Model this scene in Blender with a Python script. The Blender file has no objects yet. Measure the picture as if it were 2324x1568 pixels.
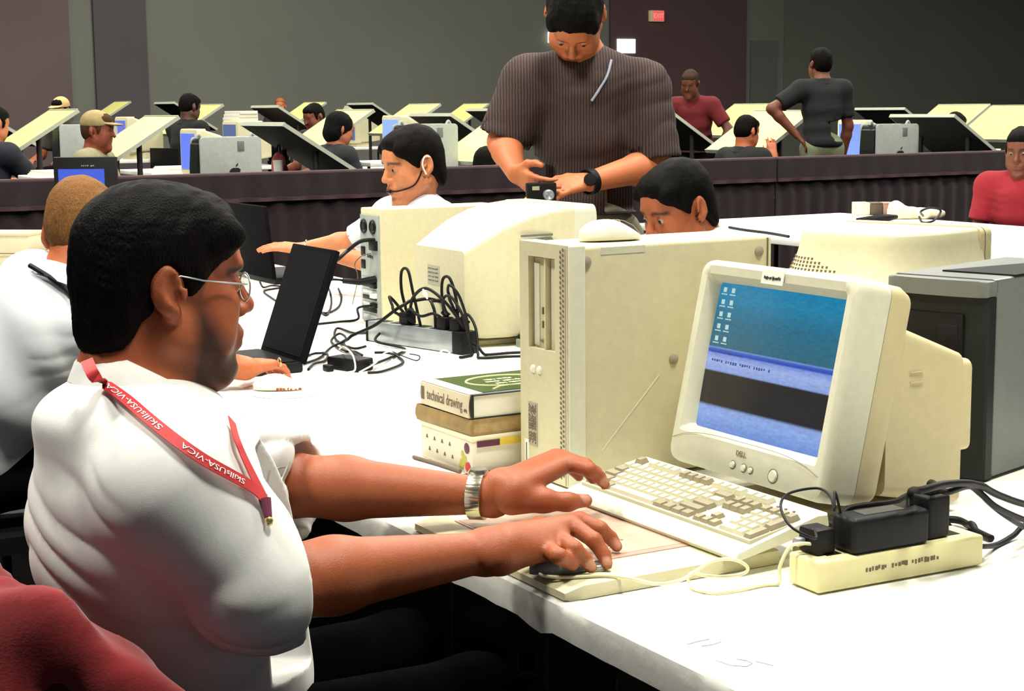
import bpy, bmesh, math, random
import numpy as np
from mathutils import Vector, Matrix
from mathutils.bvhtree import BVHTree

scene = bpy.context.scene
COL = scene.collection
R = math.radians

# ------------------------------------------------------------------ camera
FPX, YH, HC, ROLL = 3740.0, 245.0, 1.376, -0.54      # focal length (px), horizon row, eye height
IW, IH = 2324.0, 1568.0
PITCH = math.atan((IH / 2 - YH) / FPX)
cam_data = bpy.data.cameras.new('camera')
cam_data.sensor_width = 36.0
cam_data.lens = FPX / IW * 36.0
cam_data.clip_end = 200
cam = bpy.data.objects.new('camera', cam_data)
COL.objects.link(cam)
cam.matrix_world = (Matrix.Translation((0, 0, HC)) @ Matrix.Rotation(R(90) - PITCH, 4, 'X')
                    @ Matrix.Rotation(R(ROLL), 4, 'Z'))
scene.camera = cam

# ------------------------------------------------------------------ world, light, exposure
world = bpy.data.worlds.new('hall_air'); scene.world = world
world.use_nodes = True
world.node_tree.nodes['Background'].inputs[0].default_value = (0.75, 0.86, 1.0, 1)
world.node_tree.nodes['Background'].inputs[1].default_value = 0.21
vs = scene.view_settings
vs.view_transform = 'Standard'; vs.look = 'None'; vs.gamma = 1.0
vs.use_curve_mapping = False
vs.exposure = 0.0
LAMP_Z = 6.6
LAMPS = [(-3.2, 1.6, 1.0), (1.2, 1.2, 1.0), (-3.0, 5.5, 0.9), (1.6, 5.5, 0.9), (6.0, 4.5, 0.6),
         (-5.5, 11.0, 1.0), (0.5, 11.0, 1.0), (6.0, 11.0, 1.0), (-5.5, 17.0, 1.0), (1.0, 17.0, 1.0), (7.5, 17.0, 1.0),
         (-3.0, 23.0, 0.6), (5.0, 23.0, 0.6), (13.0, 15.0, 0.8), (13.0, 22.0, 0.9), (-11.0, 17.0, 0.7)]  # last three lamps added to brighten the dim far walls
LAMP_W = 400.0
for lx, ly, lk in LAMPS:
    ld = bpy.data.lights.new('hall_lamp_light', 'AREA')
    ld.shape = 'RECTANGLE'; ld.size = 1.1; ld.size_y = 1.1
    ld.energy = LAMP_W * lk; ld.color = (1.0, 0.97, 0.86)
    lo = bpy.data.objects.new('hall_lamp_light', ld); COL.objects.link(lo)
    lo.location = (lx, ly, LAMP_Z - 0.02)

# ------------------------------------------------------------------ frames
ZT = 0.73                                              # table height
YAW = R(-60)                                           # the tables run along this direction
UX, UY = math.cos(YAW), math.sin(YAW)
VX, VY = -UY, UX
def W(s, t, z): return Vector((s * UX + t * VX, s * UY + t * VY, z))
def ST(p): return (p[0] * UX + p[1] * UY, p[0] * VX + p[1] * VY, p[2])
UV_ = Vector((UX, UY, 0)); VV_ = Vector((VX, VY, 0)); ZV_ = Vector((0, 0, 1))
def ray(px, py):
    return (cam.matrix_world.to_3x3() @ Vector(((px - IW / 2) / FPX, -(py - IH / 2) / FPX, -1))).normalized()
CO = Vector((0, 0, HC))
def Pz(px, py, z): d = ray(px, py); return CO + d * ((z - HC) / d.z)
def Py(px, py, y): d = ray(px, py); return CO + d * (y / d.y)
def Ps(px, py, s): d = ray(px, py); return CO + d * (s / d.dot(UV_))
def Pt(px, py, t): d = ray(px, py); return CO + d * (t / d.dot(VV_))

# ------------------------------------------------------------------ materials
def srgb(h):
    if isinstance(h, str):
        h = [int(h[i:i + 2], 16) / 255 for i in (0, 2, 4)]
    return tuple((c / 12.92 if c <= 0.04045 else ((c + 0.055) / 1.055) ** 2.4) for c in h)
MATS = {}
def mat(name, col, rough=0.55, var=0.06, nscale=30.0, bump=0.0, bscale=200.0, metal=0.0, stretch=None,
        spec=0.4, sheen=0.0, emit=None, estr=0.0, attr=None, sss=0.0):
    if name in MATS: return MATS[name]
    m = bpy.data.materials.new(name); m.use_nodes = True
    nt = m.node_tree; b = nt.nodes['Principled BSDF']
    if isinstance(col, str): col = srgb(col)
    b.inputs['Roughness'].default_value = rough
    b.inputs['Metallic'].default_value = metal
    b.inputs['Specular IOR Level'].default_value = spec
    if sheen: b.inputs['Sheen Weight'].default_value = sheen
    tc = nt.nodes.new('ShaderNodeTexCoord')
    mp = nt.nodes.new('ShaderNodeMapping')
    nt.links.new(tc.outputs['Object'], mp.inputs[0])
    if stretch: mp.inputs['Scale'].default_value = stretch
    nz = nt.nodes.new('ShaderNodeTexNoise'); nz.inputs['Scale'].default_value = nscale
    nz.inputs['Detail'].default_value = 5
    nt.links.new(mp.outputs[0], nz.inputs['Vector'])
    mr = nt.nodes.new('ShaderNodeMapRange')
    mr.inputs[1].default_value = 0.25; mr.inputs[2].default_value = 0.75
    mr.inputs[3].default_value = 1 - var; mr.inputs[4].default_value = 1 + var
    nt.links.new(nz.outputs[0], mr.inputs[0])
    mx = nt.nodes.new('ShaderNodeVectorMath'); mx.operation = 'SCALE'
    if attr:
        at = nt.nodes.new('ShaderNodeAttribute'); at.attribute_name = attr
        nt.links.new(at.outputs['Color'], mx.inputs[0])
    else:
        mx.inputs[0].default_value = col[:3]
    nt.links.new(mr.outputs[0], mx.inputs['Scale'])
    nt.links.new(mx.outputs[0], b.inputs['Base Color'])
    if bump:
        n2 = nt.nodes.new('ShaderNodeTexNoise'); n2.inputs['Scale'].default_value = bscale
        n2.inputs['Detail'].default_value = 3
        nt.links.new(mp.outputs[0], n2.inputs['Vector'])
        bp = nt.nodes.new('ShaderNodeBump'); bp.inputs['Strength'].default_value = bump
        bp.inputs['Distance'].default_value = 0.01
        nt.links.new(n2.outputs[0], bp.inputs['Height']); nt.links.new(bp.outputs[0], b.inputs['Normal'])
    if emit is not None:
        if isinstance(emit, str): emit = srgb(emit)
        b.inputs['Emission Color'].default_value = (*emit[:3], 1)
        b.inputs['Emission Strength'].default_value = estr
    MATS[name] = m
    return m

M = {}
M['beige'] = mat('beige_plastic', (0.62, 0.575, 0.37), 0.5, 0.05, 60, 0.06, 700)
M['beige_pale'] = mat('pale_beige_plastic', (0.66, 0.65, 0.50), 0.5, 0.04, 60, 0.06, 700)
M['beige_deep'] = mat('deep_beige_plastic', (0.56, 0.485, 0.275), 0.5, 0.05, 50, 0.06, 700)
M['key_light'] = mat('light_key_plastic', (0.60, 0.57, 0.40), 0.5, 0.03)
M['key_dark'] = mat('tan_key_plastic', (0.30, 0.26, 0.17), 0.5, 0.05)
M['seam'] = mat('seam_shadow_plastic', (0.16, 0.14, 0.09), 0.7)
M['foot'] = mat('grey_rubber_stud', (0.33, 0.28, 0.21), 0.7)
M['white_table'] = mat('white_table_laminate', (0.86, 0.85, 0.78), 0.45, 0.025, 6, 0.02, 60)
M['table_edge'] = mat('white_table_paper', (0.78, 0.78, 0.74), 0.7, 0.06, 12, 0.15, 30)
M['steel'] = mat('painted_steel_leg', (0.012, 0.012, 0.012), 0.6)
M['black'] = mat('black_plastic', (0.007, 0.007, 0.008), 0.5, 0.2, spec=0.18)
M['black_rubber'] = mat('black_rubber', (0.007, 0.007, 0.008), 0.5, 0.2, spec=0.18)
M['black_soft'] = mat('black_matt_plastic', (0.007, 0.007, 0.008), 0.5, 0.2, spec=0.18)
M['lid_black'] = mat('matt_black_lid', (0.005, 0.005, 0.006), 0.85, 0.2, spec=0.04)
M['grey'] = mat('grey_plastic', (0.15, 0.16, 0.15), 0.45, 0.06)
M['grey_dark'] = mat('charcoal_plastic', (0.016, 0.018, 0.017), 0.45, 0.15, spec=0.15)
M['grey_mac'] = mat('silver_grey_plastic', (0.33, 0.36, 0.33), 0.35, 0.08)
M['metal'] = mat('brushed_aluminium', (0.42, 0.46, 0.48), 0.3, 0.1, metal=0.6)
M['chrome'] = mat('polished_steel', (0.6, 0.56, 0.44), 0.22, 0.1, 90, metal=0.9)
M['gold'] = mat('gold_metal', (0.75, 0.55, 0.22), 0.25, metal=0.9)
M['white'] = mat('white_plastic', (0.82, 0.80, 0.70), 0.4, 0.02)
M['paper'] = mat('white_paper', (0.80, 0.77, 0.66), 0.8, 0.04)
M['ink'] = mat('black_ink', (0.02, 0.02, 0.02), 0.8)
M['ink_brown'] = mat('brown_ink', (0.16, 0.12, 0.08), 0.8)
M['pencil'] = mat('pencil_grey', (0.38, 0.38, 0.42), 0.8)
M['wall'] = mat('grey_green_wall_panel', (0.165, 0.170, 0.143), 0.85, 0.08, 0.5, 0.03, 30)
M['wall_dark'] = mat('dark_grey_green_wall_panel', (0.13, 0.137, 0.112), 0.85, 0.08, 0.5, 0.03, 30)
M['wall_door'] = mat('grey_door_paint', (0.12, 0.125, 0.107), 0.7, 0.06, 0.8)
M['wall_maroon'] = mat('maroon_wall_panel', (0.095, 0.055, 0.058), 0.85, 0.08, 0.6)
M['wall_purple'] = mat('purple_grey_wall_panel', (0.085, 0.072, 0.078), 0.85, 0.08, 0.6)
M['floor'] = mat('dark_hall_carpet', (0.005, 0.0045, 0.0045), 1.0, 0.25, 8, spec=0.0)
M['ceiling'] = mat('dark_hall_ceiling', (0.03, 0.03, 0.03), 0.9)
M['drape'] = mat('dark_maroon_drape', (0.020, 0.011, 0.013), 0.95, 0.3, 6, sheen=0.12)
M['drape2'] = mat('plum_drape_hem', (0.050, 0.022, 0.026), 0.9, 0.25, 9, sheen=0.15)
M['board'] = mat('lime_drafting_board', (0.80, 0.88, 0.20), 0.6, 0.03, 8)
M['board_pale'] = mat('cream_drafting_board', (0.90, 0.87, 0.27), 0.6, 0.03, 8)
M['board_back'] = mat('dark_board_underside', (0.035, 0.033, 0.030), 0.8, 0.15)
M['board_edge'] = mat('pale_board_edging', (0.40, 0.42, 0.34), 0.6)
M['red_cloth'] = mat('red_cloth', (0.19, 0.008, 0.010), 0.95, 0.2, 14, 0.1, 300, sheen=0.2)

# ------------------------------------------------------------------ mesh helpers
def link(o, parent=None):
    COL.objects.link(o)
    if parent is not None: o.parent = parent
    return o
def finish(me, smooth=False, angle=None):
    if smooth:
        me.polygons.foreach_set('use_smooth', [True] * len(me.polygons))
        if angle is not None:
            me.set_sharp_from_angle(angle=R(angle))
    me.update()
    return me
def obj(name, me, m=None, parent=None):
    if m is not None and len(me.materials) == 0: me.materials.append(m)
    return link(bpy.data.objects.new(name, me), parent)
def tag(o, label, cat=None, group=None, kind=None):
    if label: o['label'] = label
    if cat: o['category'] = cat
    if group: o['group'] = group
    if kind: o['kind'] = kind
    return o
def thing(name, label, cat, loc=(0, 0, 0), rz=0.0, group=None):
    o = bpy.data.objects.new(name, None); COL.objects.link(o)
    o.empty_display_size = 0.05
    o.location = loc; o.rotation_euler = (0, 0, rz)
    return tag(o, label, cat, group)
def struct(name, me, m, parent=None):
    o = obj(name, me, m, parent)
    if parent is None: o['kind'] = 'structure'
    return o
def bm_mesh(bm, smooth=False, angle=None):
    bmesh.ops.recalc_face_normals(bm, faces=bm.faces[:])
    me = bpy.data.meshes.new('m'); bm.to_mesh(me); bm.free()
    return finish(me, smooth, angle)
def add_box(bm, lo, hi, bev=0.0, seg=2, mx=None):
    x0, y0, z0 = lo; x1, y1, z1 = hi
    vs_ = [bm.verts.new(p) for p in ((x0, y0, z0), (x1, y0, z0), (x1, y1, z0), (x0, y1, z0),
                                     (x0, y0, z1), (x1, y0, z1), (x1, y1, z1), (x0, y1, z1))]
    fs = [bm.faces.new([vs_[i] for i in f]) for f in ((0, 3, 2, 1), (4, 5, 6, 7), (0, 1, 5, 4), (1, 2, 6, 5), (2, 3, 7, 6), (3, 0, 4, 7))]
    if mx is not None: bmesh.ops.transform(bm, matrix=mx, verts=vs_)
    if bev > 0:
        es = list({e for f in fs for e in f.edges})
        bmesh.ops.bevel(bm, geom=es, offset=bev, segments=seg, profile=0.5, affect='EDGES')
def box_me(lo, hi, bev=0.0, seg=2, mx=None):
    bm = bmesh.new(); add_box(bm, lo, hi, bev, seg, mx)
    return bm_mesh(bm, bev > 0, 40)
def box(name, lo, hi, m, parent=None, bev=0.0, seg=2, mx=None):
    return obj(name, box_me(lo, hi, bev, seg, mx), m, parent)
def boxes(name, lst, m, parent=None, bev=0.0):
    bm = bmesh.new()
    for lo, hi in lst: add_box(bm, lo, hi, bev)
    return obj(name, bm_mesh(bm, bev > 0, 40), m, parent)
def frame_from(d):
    d = Vector(d).normalized()
    a = Vector((0, 0, 1)) if abs(d.z) < 0.9 else Vector((1, 0, 0))
    x = d.cross(a).normalized(); y = d.cross(x).normalized()
    return x, y
def catmull(pts, n=8, closed=False):
    pts = [Vector(p) for p in pts]
    out = []
    N = len(pts)
    if N < 3: return pts
    rng = range(N if closed else N - 1)
    for i in rng:
        if closed: p0, p1, p2, p3 = pts[(i - 1) % N], pts[i], pts[(i + 1) % N], pts[(i + 2) % N]
        else: p0, p1, p2, p3 = pts[max(i - 1, 0)], pts[i], pts[i + 1], pts[min(i + 2, N - 1)]
        for k in range(n):
            t = k / n
            out.append(0.5 * ((2 * p1) + (p2 - p0) * t + (2 * p0 - 5 * p1 + 4 * p2 - p3) * t * t + (3 * p1 - p0 - 3 * p2 + p3) * t ** 3))
    if not closed: out.append(pts[-1])
    return out
def add_tube(bm, pts, r, seg=8, closed=False, cap=True):
    pts = [Vector(p) for p in pts]; N = len(pts)
    rs = r if isinstance(r, (list, tuple)) else [r] * N
    rings = []; x = None
    for i, p in enumerate(pts):
        if closed: d = pts[(i + 1) % N] - pts[i - 1]
        else: d = pts[min(i + 1, N - 1)] - pts[max(i - 1, 0)]
        if d.length < 1e-9: d = Vector((0, 0, 1))
        d.normalize()
        if x is None: x, y = frame_from(d)
        else:
            x = (x - d * x.dot(d))
            if x.length < 1e-6: x, y = frame_from(d)
            x.normalize(); y = d.cross(x)
        rings.append([bm.verts.new(p + (x * math.cos(2 * math.pi * k / seg) + y * math.sin(2 * math.pi * k / seg)) * rs[i]) for k in range(seg)])
    for i in range(N if closed else N - 1):
        a, b = rings[i], rings[(i + 1) % N]
        for k in range(seg):
            bm.faces.new((a[k], a[(k + 1) % seg], b[(k + 1) % seg], b[k]))
    if cap and not closed:
        bm.faces.new(rings[0][::-1]); bm.faces.new(rings[-1])
def tube_me(pts, r, seg=8, closed=False):
    bm = bmesh.new(); add_tube(bm, pts, r, seg, closed)
    return bm_mesh(bm, True, 60)
def tube(name, pts, r, m, parent=None, seg=8, n=8, closed=False):
    return obj(name, tube_me(catmull(pts, n, closed), r, seg, closed), m, parent)
def loft_me(rings, cap=True, smooth=True, angle=35, closed=True):
    bm = bmesh.new()
    rv = [[bm.verts.new(p) for p in r] for r in rings]
    n = len(rv[0])
    for a, b in zip(rv[:-1], rv[1:]):
        for k in range(n if closed else n - 1):
            bm.faces.new((a[k], a[(k + 1) % n], b[(k + 1) % n], b[k]))
    if cap:
        bm.faces.new(rv[0][::-1]); bm.faces.new(rv[-1])
    return bm_mesh(bm, smooth, angle)
def prism_me(outline, axis, d0, d1, bev=0.0, smooth=False):
    """outline of 2-D points extruded along an axis: 'x' (y,z), 'y' (x,z), 'z' (x,y)"""
    def p3(p, d):
        return {'x': (d, p[0], p[1]), 'y': (p[0], d, p[1]), 'z': (p[0], p[1], d)}[axis]
    bm = bmesh.new()
    a = [bm.verts.new(p3(p, d0)) for p in outline]; b = [bm.verts.new(p3(p, d1)) for p in outline]
    n = len(a)
    for k in range(n): bm.faces.new((a[k], a[(k + 1) % n], b[(k + 1) % n], b[k]))
    f0 = bm.faces.new(a[::-1]); f1 = bm.faces.new(b)
    if bev:
        bmesh.ops.bevel(bm, geom=list(f0.edges) + list(f1.edges), offset=bev, segments=2, profile=0.5, affect='EDGES')
    return bm_mesh(bm, smooth or bev > 0, 35)
def lathe_me(prof, seg=24, smooth=True):
    rings = [[(r * math.cos(2 * math.pi * k / seg), r * math.sin(2 * math.pi * k / seg), z) for k in range(seg)] for r, z in prof]
    return loft_me(rings, True, smooth, 40)
def rrect(x0, x1, y0, y1, r, n=4):
    out = []
    for cx, cy, a0 in ((x1 - r, y1 - r, 0), (x0 + r, y1 - r, 90), (x0 + r, y0 + r, 180), (x1 - r, y0 + r, 270)):
        for k in range(n + 1):
            a = R(a0 + 90 * k / n); out.append((cx + r * math.cos(a), cy + r * math.sin(a)))
    return out
def text_me(txt, size, depth=0.0003, align='CENTER'):
    cu = bpy.data.curves.new('t', 'FONT'); cu.body = txt; cu.size = size; cu.extrude = depth
    cu.align_x = align; cu.align_y = 'CENTER'; cu.resolution_u = 2
    o = bpy.data.objects.new('t', cu); COL.objects.link(o)
    dg = bpy.context.evaluated_depsgraph_get()
    me = bpy.data.meshes.new_from_object(o.evaluated_get(dg))
    bpy.data.objects.remove(o); bpy.data.curves.remove(cu)
    me.materials.clear()
    return me
def place(o, loc, x, y):
    """orient an object so that its local x,y axes follow the given directions"""
    x = Vector(x).normalized(); y = (Vector(y) - x * Vector(y).dot(x)).normalized(); z = x.cross(y)
    o.matrix_local = Matrix.Translation(loc) @ Matrix((x, y, z)).transposed().to_4x4()
    return o
def cable(name, label, pts, r, m, cat='cable', group=None, n=8, seg=8):
    CABS.append((name, label, [Vector(p) for p in pts], r, m, cat, group, seg))
CABS = []
def build_cables():
    """resample every cable, keep it on the table top and ease crossing cables apart, then build the tubes"""
    P, own, rad, fix = [], [], [], []
    for i, c in enumerate(CABS):
        q = catmull(c[2], 14)
        for k, p in enumerate(q):
            P.append(p[:]); own.append(i); rad.append(c[3]); fix.append(0.0 if k < 4 or k > len(q) - 5 else 1.0)
    P = np.array(P); own = np.array(own); rad = np.array(rad); fix = np.array(fix)
    def floor_():
        m = (P[:, 2] > ZT - .03) & (P[:, 2] < ZT + rad); P[m, 2] = ZT + rad[m]
    floor_()
    for it in range(40):
        D = np.zeros_like(P); W_ = np.zeros(len(P))
        for i in range(len(CABS)):
            a = np.where(own == i)[0]; lo, hi = P[a].min(0) - .012, P[a].max(0) + .012
            b = np.where((own > i) & (P > lo).all(1) & (P < hi).all(1))[0]
            if not len(b): continue
            d = P[a][:, None] - P[b][None]; L = np.sqrt((d ** 2).sum(2)) + 1e-9
            pen = np.maximum(rad[a][:, None] + rad[b][None] + .0006 - L, 0)
            if pen.max() <= 0: continue
            d[..., 2] += np.where(pen > 0, .0015, 0); n_ = d / np.sqrt((d ** 2).sum(2))[..., None]
            push = n_ * (pen * .5)[..., None]
            np.add.at(D, a, push.sum(1) / np.maximum((pen > 0).sum(1), 1)[:, None]); np.add.at(D, b, -push.sum(0) / np.maximum((pen > 0).sum(0), 1)[:, None])
        if not D.any(): break
        S_ = D.copy()
        for _ in range(2):
            T_ = S_.copy(); same1 = own[1:] == own[:-1]
            T_[1:][same1] += .5 * S_[:-1][same1]; T_[:-1][same1] += .5 * S_[1:][same1]; S_ = T_ / 1.5
        P += S_ * fix[:, None]; floor_()
    for i, (name, label, _, r, m, cat, group, seg) in enumerate(CABS):
        tag(obj(name, tube_me(list(map(Vector, P[own == i])), r, seg), m), label, cat, group)

# ------------------------------------------------------------------ signed-distance sculpting
def smin(a, b, k):
    h = np.clip(0.5 + 0.5 * (b - a) / k, 0, 1)
    return b * (1 - h) + a * h - k * h * (1 - h)
class Sdf:
    def __init__(s, lo, hi, vox):
        s.lo = np.array(lo, float); s.v = vox
        s.n = np.maximum(np.ceil((np.array(hi, float) - s.lo) / vox).astype(int) + 1, 4)
        s.ax = [(s.lo[i] + np.arange(s.n[i]) * vox).astype(np.float32) for i in range(3)]
        s.F = np.full(tuple(s.n), 0.5, np.float32)
    def sub(s, lo, hi):
        a = np.clip(np.floor((np.array(lo) - s.lo) / s.v).astype(int), 0, s.n)
        b = np.clip(np.ceil((np.array(hi) - s.lo) / s.v).astype(int) + 1, 0, s.n)
        if np.any(b <= a): return None
        sl = tuple(slice(a[i], b[i]) for i in range(3))
        X, Y, Z = (s.ax[0][sl[0]][:, None, None], s.ax[1][sl[1]][None, :, None], s.ax[2][sl[2]][None, None, :])
        return sl, X, Y, Z
    def put(s, fn, lo, hi, k, cut=False):
        m = max(k, 0.0) * 1.2 + 3 * s.v
        r = s.sub(np.array(lo) - m, np.array(hi) + m)
        if r is None: return
        sl, X, Y, Z = r
        d = fn(X, Y, Z).astype(np.float32)
        f = s.F[sl]
        if cut: s.F[sl] = -smin(-f, d, k) if k > 0 else np.maximum(f, -d)
        else: s.F[sl] = smin(f, d, k) if k > 0 else np.minimum(f, d)
    def cap(s, a, b, ra, rb=None, k=0.01, cut=False):
        rb = ra if rb is None else rb
        a = np.array(a, float); b = np.array(b, float); ab = b - a; L = max(ab @ ab, 1e-12)
        def fn(X, Y, Z):
            px, py, pz = X - a[0], Y - a[1], Z - a[2]
            t = np.clip((px * ab[0] + py * ab[1] + pz * ab[2]) / L, 0, 1)
            return np.sqrt((px - t * ab[0]) ** 2 + (py - t * ab[1]) ** 2 + (pz - t * ab[2]) ** 2) - (ra + (rb - ra) * t)
        r = max(ra, rb)
        s.put(fn, np.minimum(a, b) - r, np.maximum(a, b) + r, k, cut)
    def chain(s, pts, rs, k=0.01):
        for i in range(len(pts) - 1): s.cap(pts[i], pts[i + 1], rs[i], rs[i + 1], k)
    def ell(s, c, r, Rm=None, k=0.01, cut=False):
        c = np.array(c, float); r = np.array(r, float)
        Rm = np.eye(3) if Rm is None else np.array(Rm, float)      # columns = local axes
        def fn(X, Y, Z):
            px, py, pz = X - c[0], Y - c[1], Z - c[2]
            q = [px * Rm[0, i] + py * Rm[1, i] + pz * Rm[2, i] for i in range(3)]
            k0 = np.sqrt((q[0] / r[0]) ** 2 + (q[1] / r[1]) ** 2 + (q[2] / r[2]) ** 2)
            k1 = np.sqrt((q[0] / r[0] ** 2) ** 2 + (q[1] / r[1] ** 2) ** 2 + (q[2] / r[2] ** 2) ** 2)
            return k0 * (k0 - 1) / np.maximum(k1, 1e-9)
        e = np.abs(Rm) @ r
        s.put(fn, c - e, c + e, k, cut)
    def half(s, p, n, lo, hi, k=0.002):
        """cut away everything on the +n side of the plane inside the box"""
        p = np.array(p, float); n = np.array(n, float); n /= np.linalg.norm(n)
        def fn(X, Y, Z): return -((X - p[0]) * n[0] + (Y - p[1]) * n[1] + (Z - p[2]) * n[2])
        s.put(fn, lo, hi, k, True)
    def displace(s, fn, band=0.04):
        X, Y, Z = (s.ax[0][:, None, None], s.ax[1][None, :, None], s.ax[2][None, None, :])
        idx = np.nonzero(np.abs(s.F) < band)
        s.F[idx] += fn(s.ax[0][idx[0]], s.ax[1][idx[1]], s.ax[2][idx[2]])
    def mesh(s):
        F = s.F; ins = F < 0
        nx, ny, nz = s.n
        c = np.zeros((nx - 1, ny - 1, nz - 1), np.uint8)
        for dx in (0, 1):
            for dy in (0, 1):
                for dz in (0, 1):
                    c += ins[dx:nx - 1 + dx, dy:ny - 1 + dy, dz:nz - 1 + dz]
        act = (c > 0) & (c < 8)
        ci = np.argwhere(act); n = len(ci)
        vid = np.full(act.shape, -1, np.int32); vid[tuple(ci.T)] = np.arange(n)
        acc = np.zeros((n, 3)); cnt = np.zeros(n)
        cor = [(i, j, k) for i in (0, 1) for j in (0, 1) for k in (0, 1)]
        vals = {q: F[ci[:, 0] + q[0], ci[:, 1] + q[1], ci[:, 2] + q[2]] for q in cor}
        for q in cor:
            for ax in range(3):
                if q[ax]: continue
                q2 = list(q); q2[ax] = 1; q2 = tuple(q2)
                a, b = vals[q], vals[q2]
                m = (a < 0) != (b < 0)
                t = np.where(m, a / np.where(m, a - b, 1), 0)
                p = np.tile(np.array(q, float), (n, 1)); p[:, ax] += t
                acc[m] += p[m]; cnt[m] += 1
        verts = s.lo + (ci + acc / np.maximum(cnt, 1)[:, None]) * s.v
        quads = []
        for ax in range(3):
            o1, o2 = [(1, 2), (2, 0), (0, 1)][ax]
            sl0 = [slice(None)] * 3; sl1 = [slice(None)] * 3
            sl0[ax] = slice(0, -1); sl1[ax] = slice(1, None)
            ch = ins[tuple(sl0)] != ins[tuple(sl1)]
            e = np.argwhere(ch)
            lim = np.array([nx - 1, ny - 1, nz - 1])
            ok = (e[:, o1] > 0) & (e[:, o2] > 0) & (e[:, o1] < lim[o1]) & (e[:, o2] < lim[o2])
            e = e[ok]
            fl = ins[tuple(e.T)]
            def cid(d1, d2):
                q = e.copy(); q[:, o1] -= d1; q[:, o2] -= d2
                return vid[tuple(q.T)]
            qd = np.stack([cid(0, 0), cid(1, 0), cid(1, 1), cid(0, 1)], 1)
            qd[~fl] = qd[~fl][:, ::-1]
            quads.append(qd)
        quads = np.concatenate(quads)
        quads = quads[(quads >= 0).all(1)]
        return verts, quads
def np_mesh(v, q, origin=(0, 0, 0), col=None):
    me = bpy.data.meshes.new('m')
    v = v - np.array(origin)
    me.vertices.add(len(v)); me.vertices.foreach_set('co', v.astype(np.float32).ravel())
    me.loops.add(q.size); me.loops.foreach_set('vertex_index', q.astype(np.int32).ravel())
    me.polygons.add(len(q))
    me.polygons.foreach_set('loop_start', np.arange(0, q.size, 4, dtype=np.int32))
    me.polygons.foreach_set('use_smooth', np.ones(len(q), bool))
    me.update(calc_edges=True); me.validate()
    if col is not None:
        at = me.color_attributes.new('Col', 'FLOAT_COLOR', 'POINT')
        at.data.foreach_set('color', np.c_[col, np.ones(len(col))].astype(np.float32).ravel())
    return me
_rng = np.random.RandomState(7)
_dirs = _rng.randn(24, 3); _dirs /= np.linalg.norm(_dirs, axis=1)[:, None]; _ph = _rng.rand(24) * 6.28
def wob(x, y, z, f, n=8, o=0):
    a = 0
    for i in range(n):
        d = _dirs[(i + o) % 24] * f * (1 + 0.6 * (i % 4))
        a = a + np.sin(x * d[0] + y * d[1] + z * d[2] + _ph[(i + o) % 24]) / (1 + 0.6 * (i % 4))
    return a / n * 1.6

# ================================================================== the hall
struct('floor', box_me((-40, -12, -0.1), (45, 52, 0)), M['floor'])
struct('ceiling', box_me((-40, -12, 7.0), (45, 52, 7.1)), M['ceiling'])
WS = -26.0                                              # the far wall stands along the table rows' cross direction
def wall_piece(name, px0, px1, z0, z1, proud, m, parent=None, thick=0.2):
    t0 = ST(Ps(px0, 120, WS))[1]; t1 = ST(Ps(px1, 120, WS))[1]
    o = struct(name, box_me((-thick, t0, z0), (proud, t1, z1)), m, parent)
    if parent is None:
        o.location = W(WS, 0, 0); o.rotation_euler = (0, 0, YAW)
    return o
wall = wall_piece('wall_back', -900, 3400, 0, 7.0, 0, M['wall'])
def wpanel(name, px0, px1, z0, z1, proud, m): return wall_piece(name, px0, px1, z0, z1, proud, m, wall, -0.005)
wpanel('maroon_panel', -900, 157, 0, 7, 0.06, mat('greyish_maroon_wall_panel', (0.135, 0.098, 0.098), 0.85, 0.08, 0.6))  # greyer and lighter than the right-hand maroon panel
wpanel('purple_panel', 213, 332, 0, 7, 0.06, M['wall_purple'])
wpanel('maroon_panel', 1382, 1690, 0, 7, 0.06, M['wall_maroon'])
wpanel('dark_panel', 1778, 3400, 0, 7, 0.02, M['wall_dark'])
zz = lambda py, px=1500: Ps(px, py, WS).z
wpanel('door_leaf', 1702, 1762, 0, zz(92, 1730), 0.03, M['wall_door'])
glow = mat('daylit_window_glass', (0.8, 0.8, 0.8), emit=(1.0, 1.0, 0.96), estr=2.2)
wpanel('window_pane', 1396, 1436, zz(121, 1420), zz(89, 1420), 0.09, glow)
wpanel('window_pane', 1243, 1254, zz(97, 1248), zz(73, 1248), 0.09, glow)
# exit sign
t0 = ST(Ps(1467, 40, WS))[1]; t1 = ST(Ps(1498, 40, WS))[1]; z0 = zz(50); z1 = zz(25)
ex = thing('exit_sign', 'lit red exit sign high on the maroon wall panel', 'sign', W(WS + 0.06, (t0 + t1) / 2, (z0 + z1) / 2), YAW)
hw, hh = (t1 - t0) / 2, (z1 - z0) / 2
box('sign_case', (0, -hw, -hh), (0.08, hw, hh), mat('cream_sign_case', (0.5, 0.38, 0.24), emit=(0.55, 0.36, 0.2), estr=0.35), ex, 0.01)
fc = box('sign_face', (0.08, -hw * 0.62, -hh * 0.9), (0.086, hw * 0.95, hh * 0.9), mat('red_sign_face', (0.5, 0.05, 0.05), emit=(0.85, 0.13, 0.12), estr=0.8), ex)
tx = obj('sign_letters', text_me('EXIT', hh * 1.15, 0.002), mat('sign_letter_glow', (0.6, 0.2, 0.18), emit=(0.95, 0.30, 0.25), estr=0.8), fc)
place(tx, (0.088, hw * 0.16, 0), (0, 1, 0), (0, 0, 1))

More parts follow.
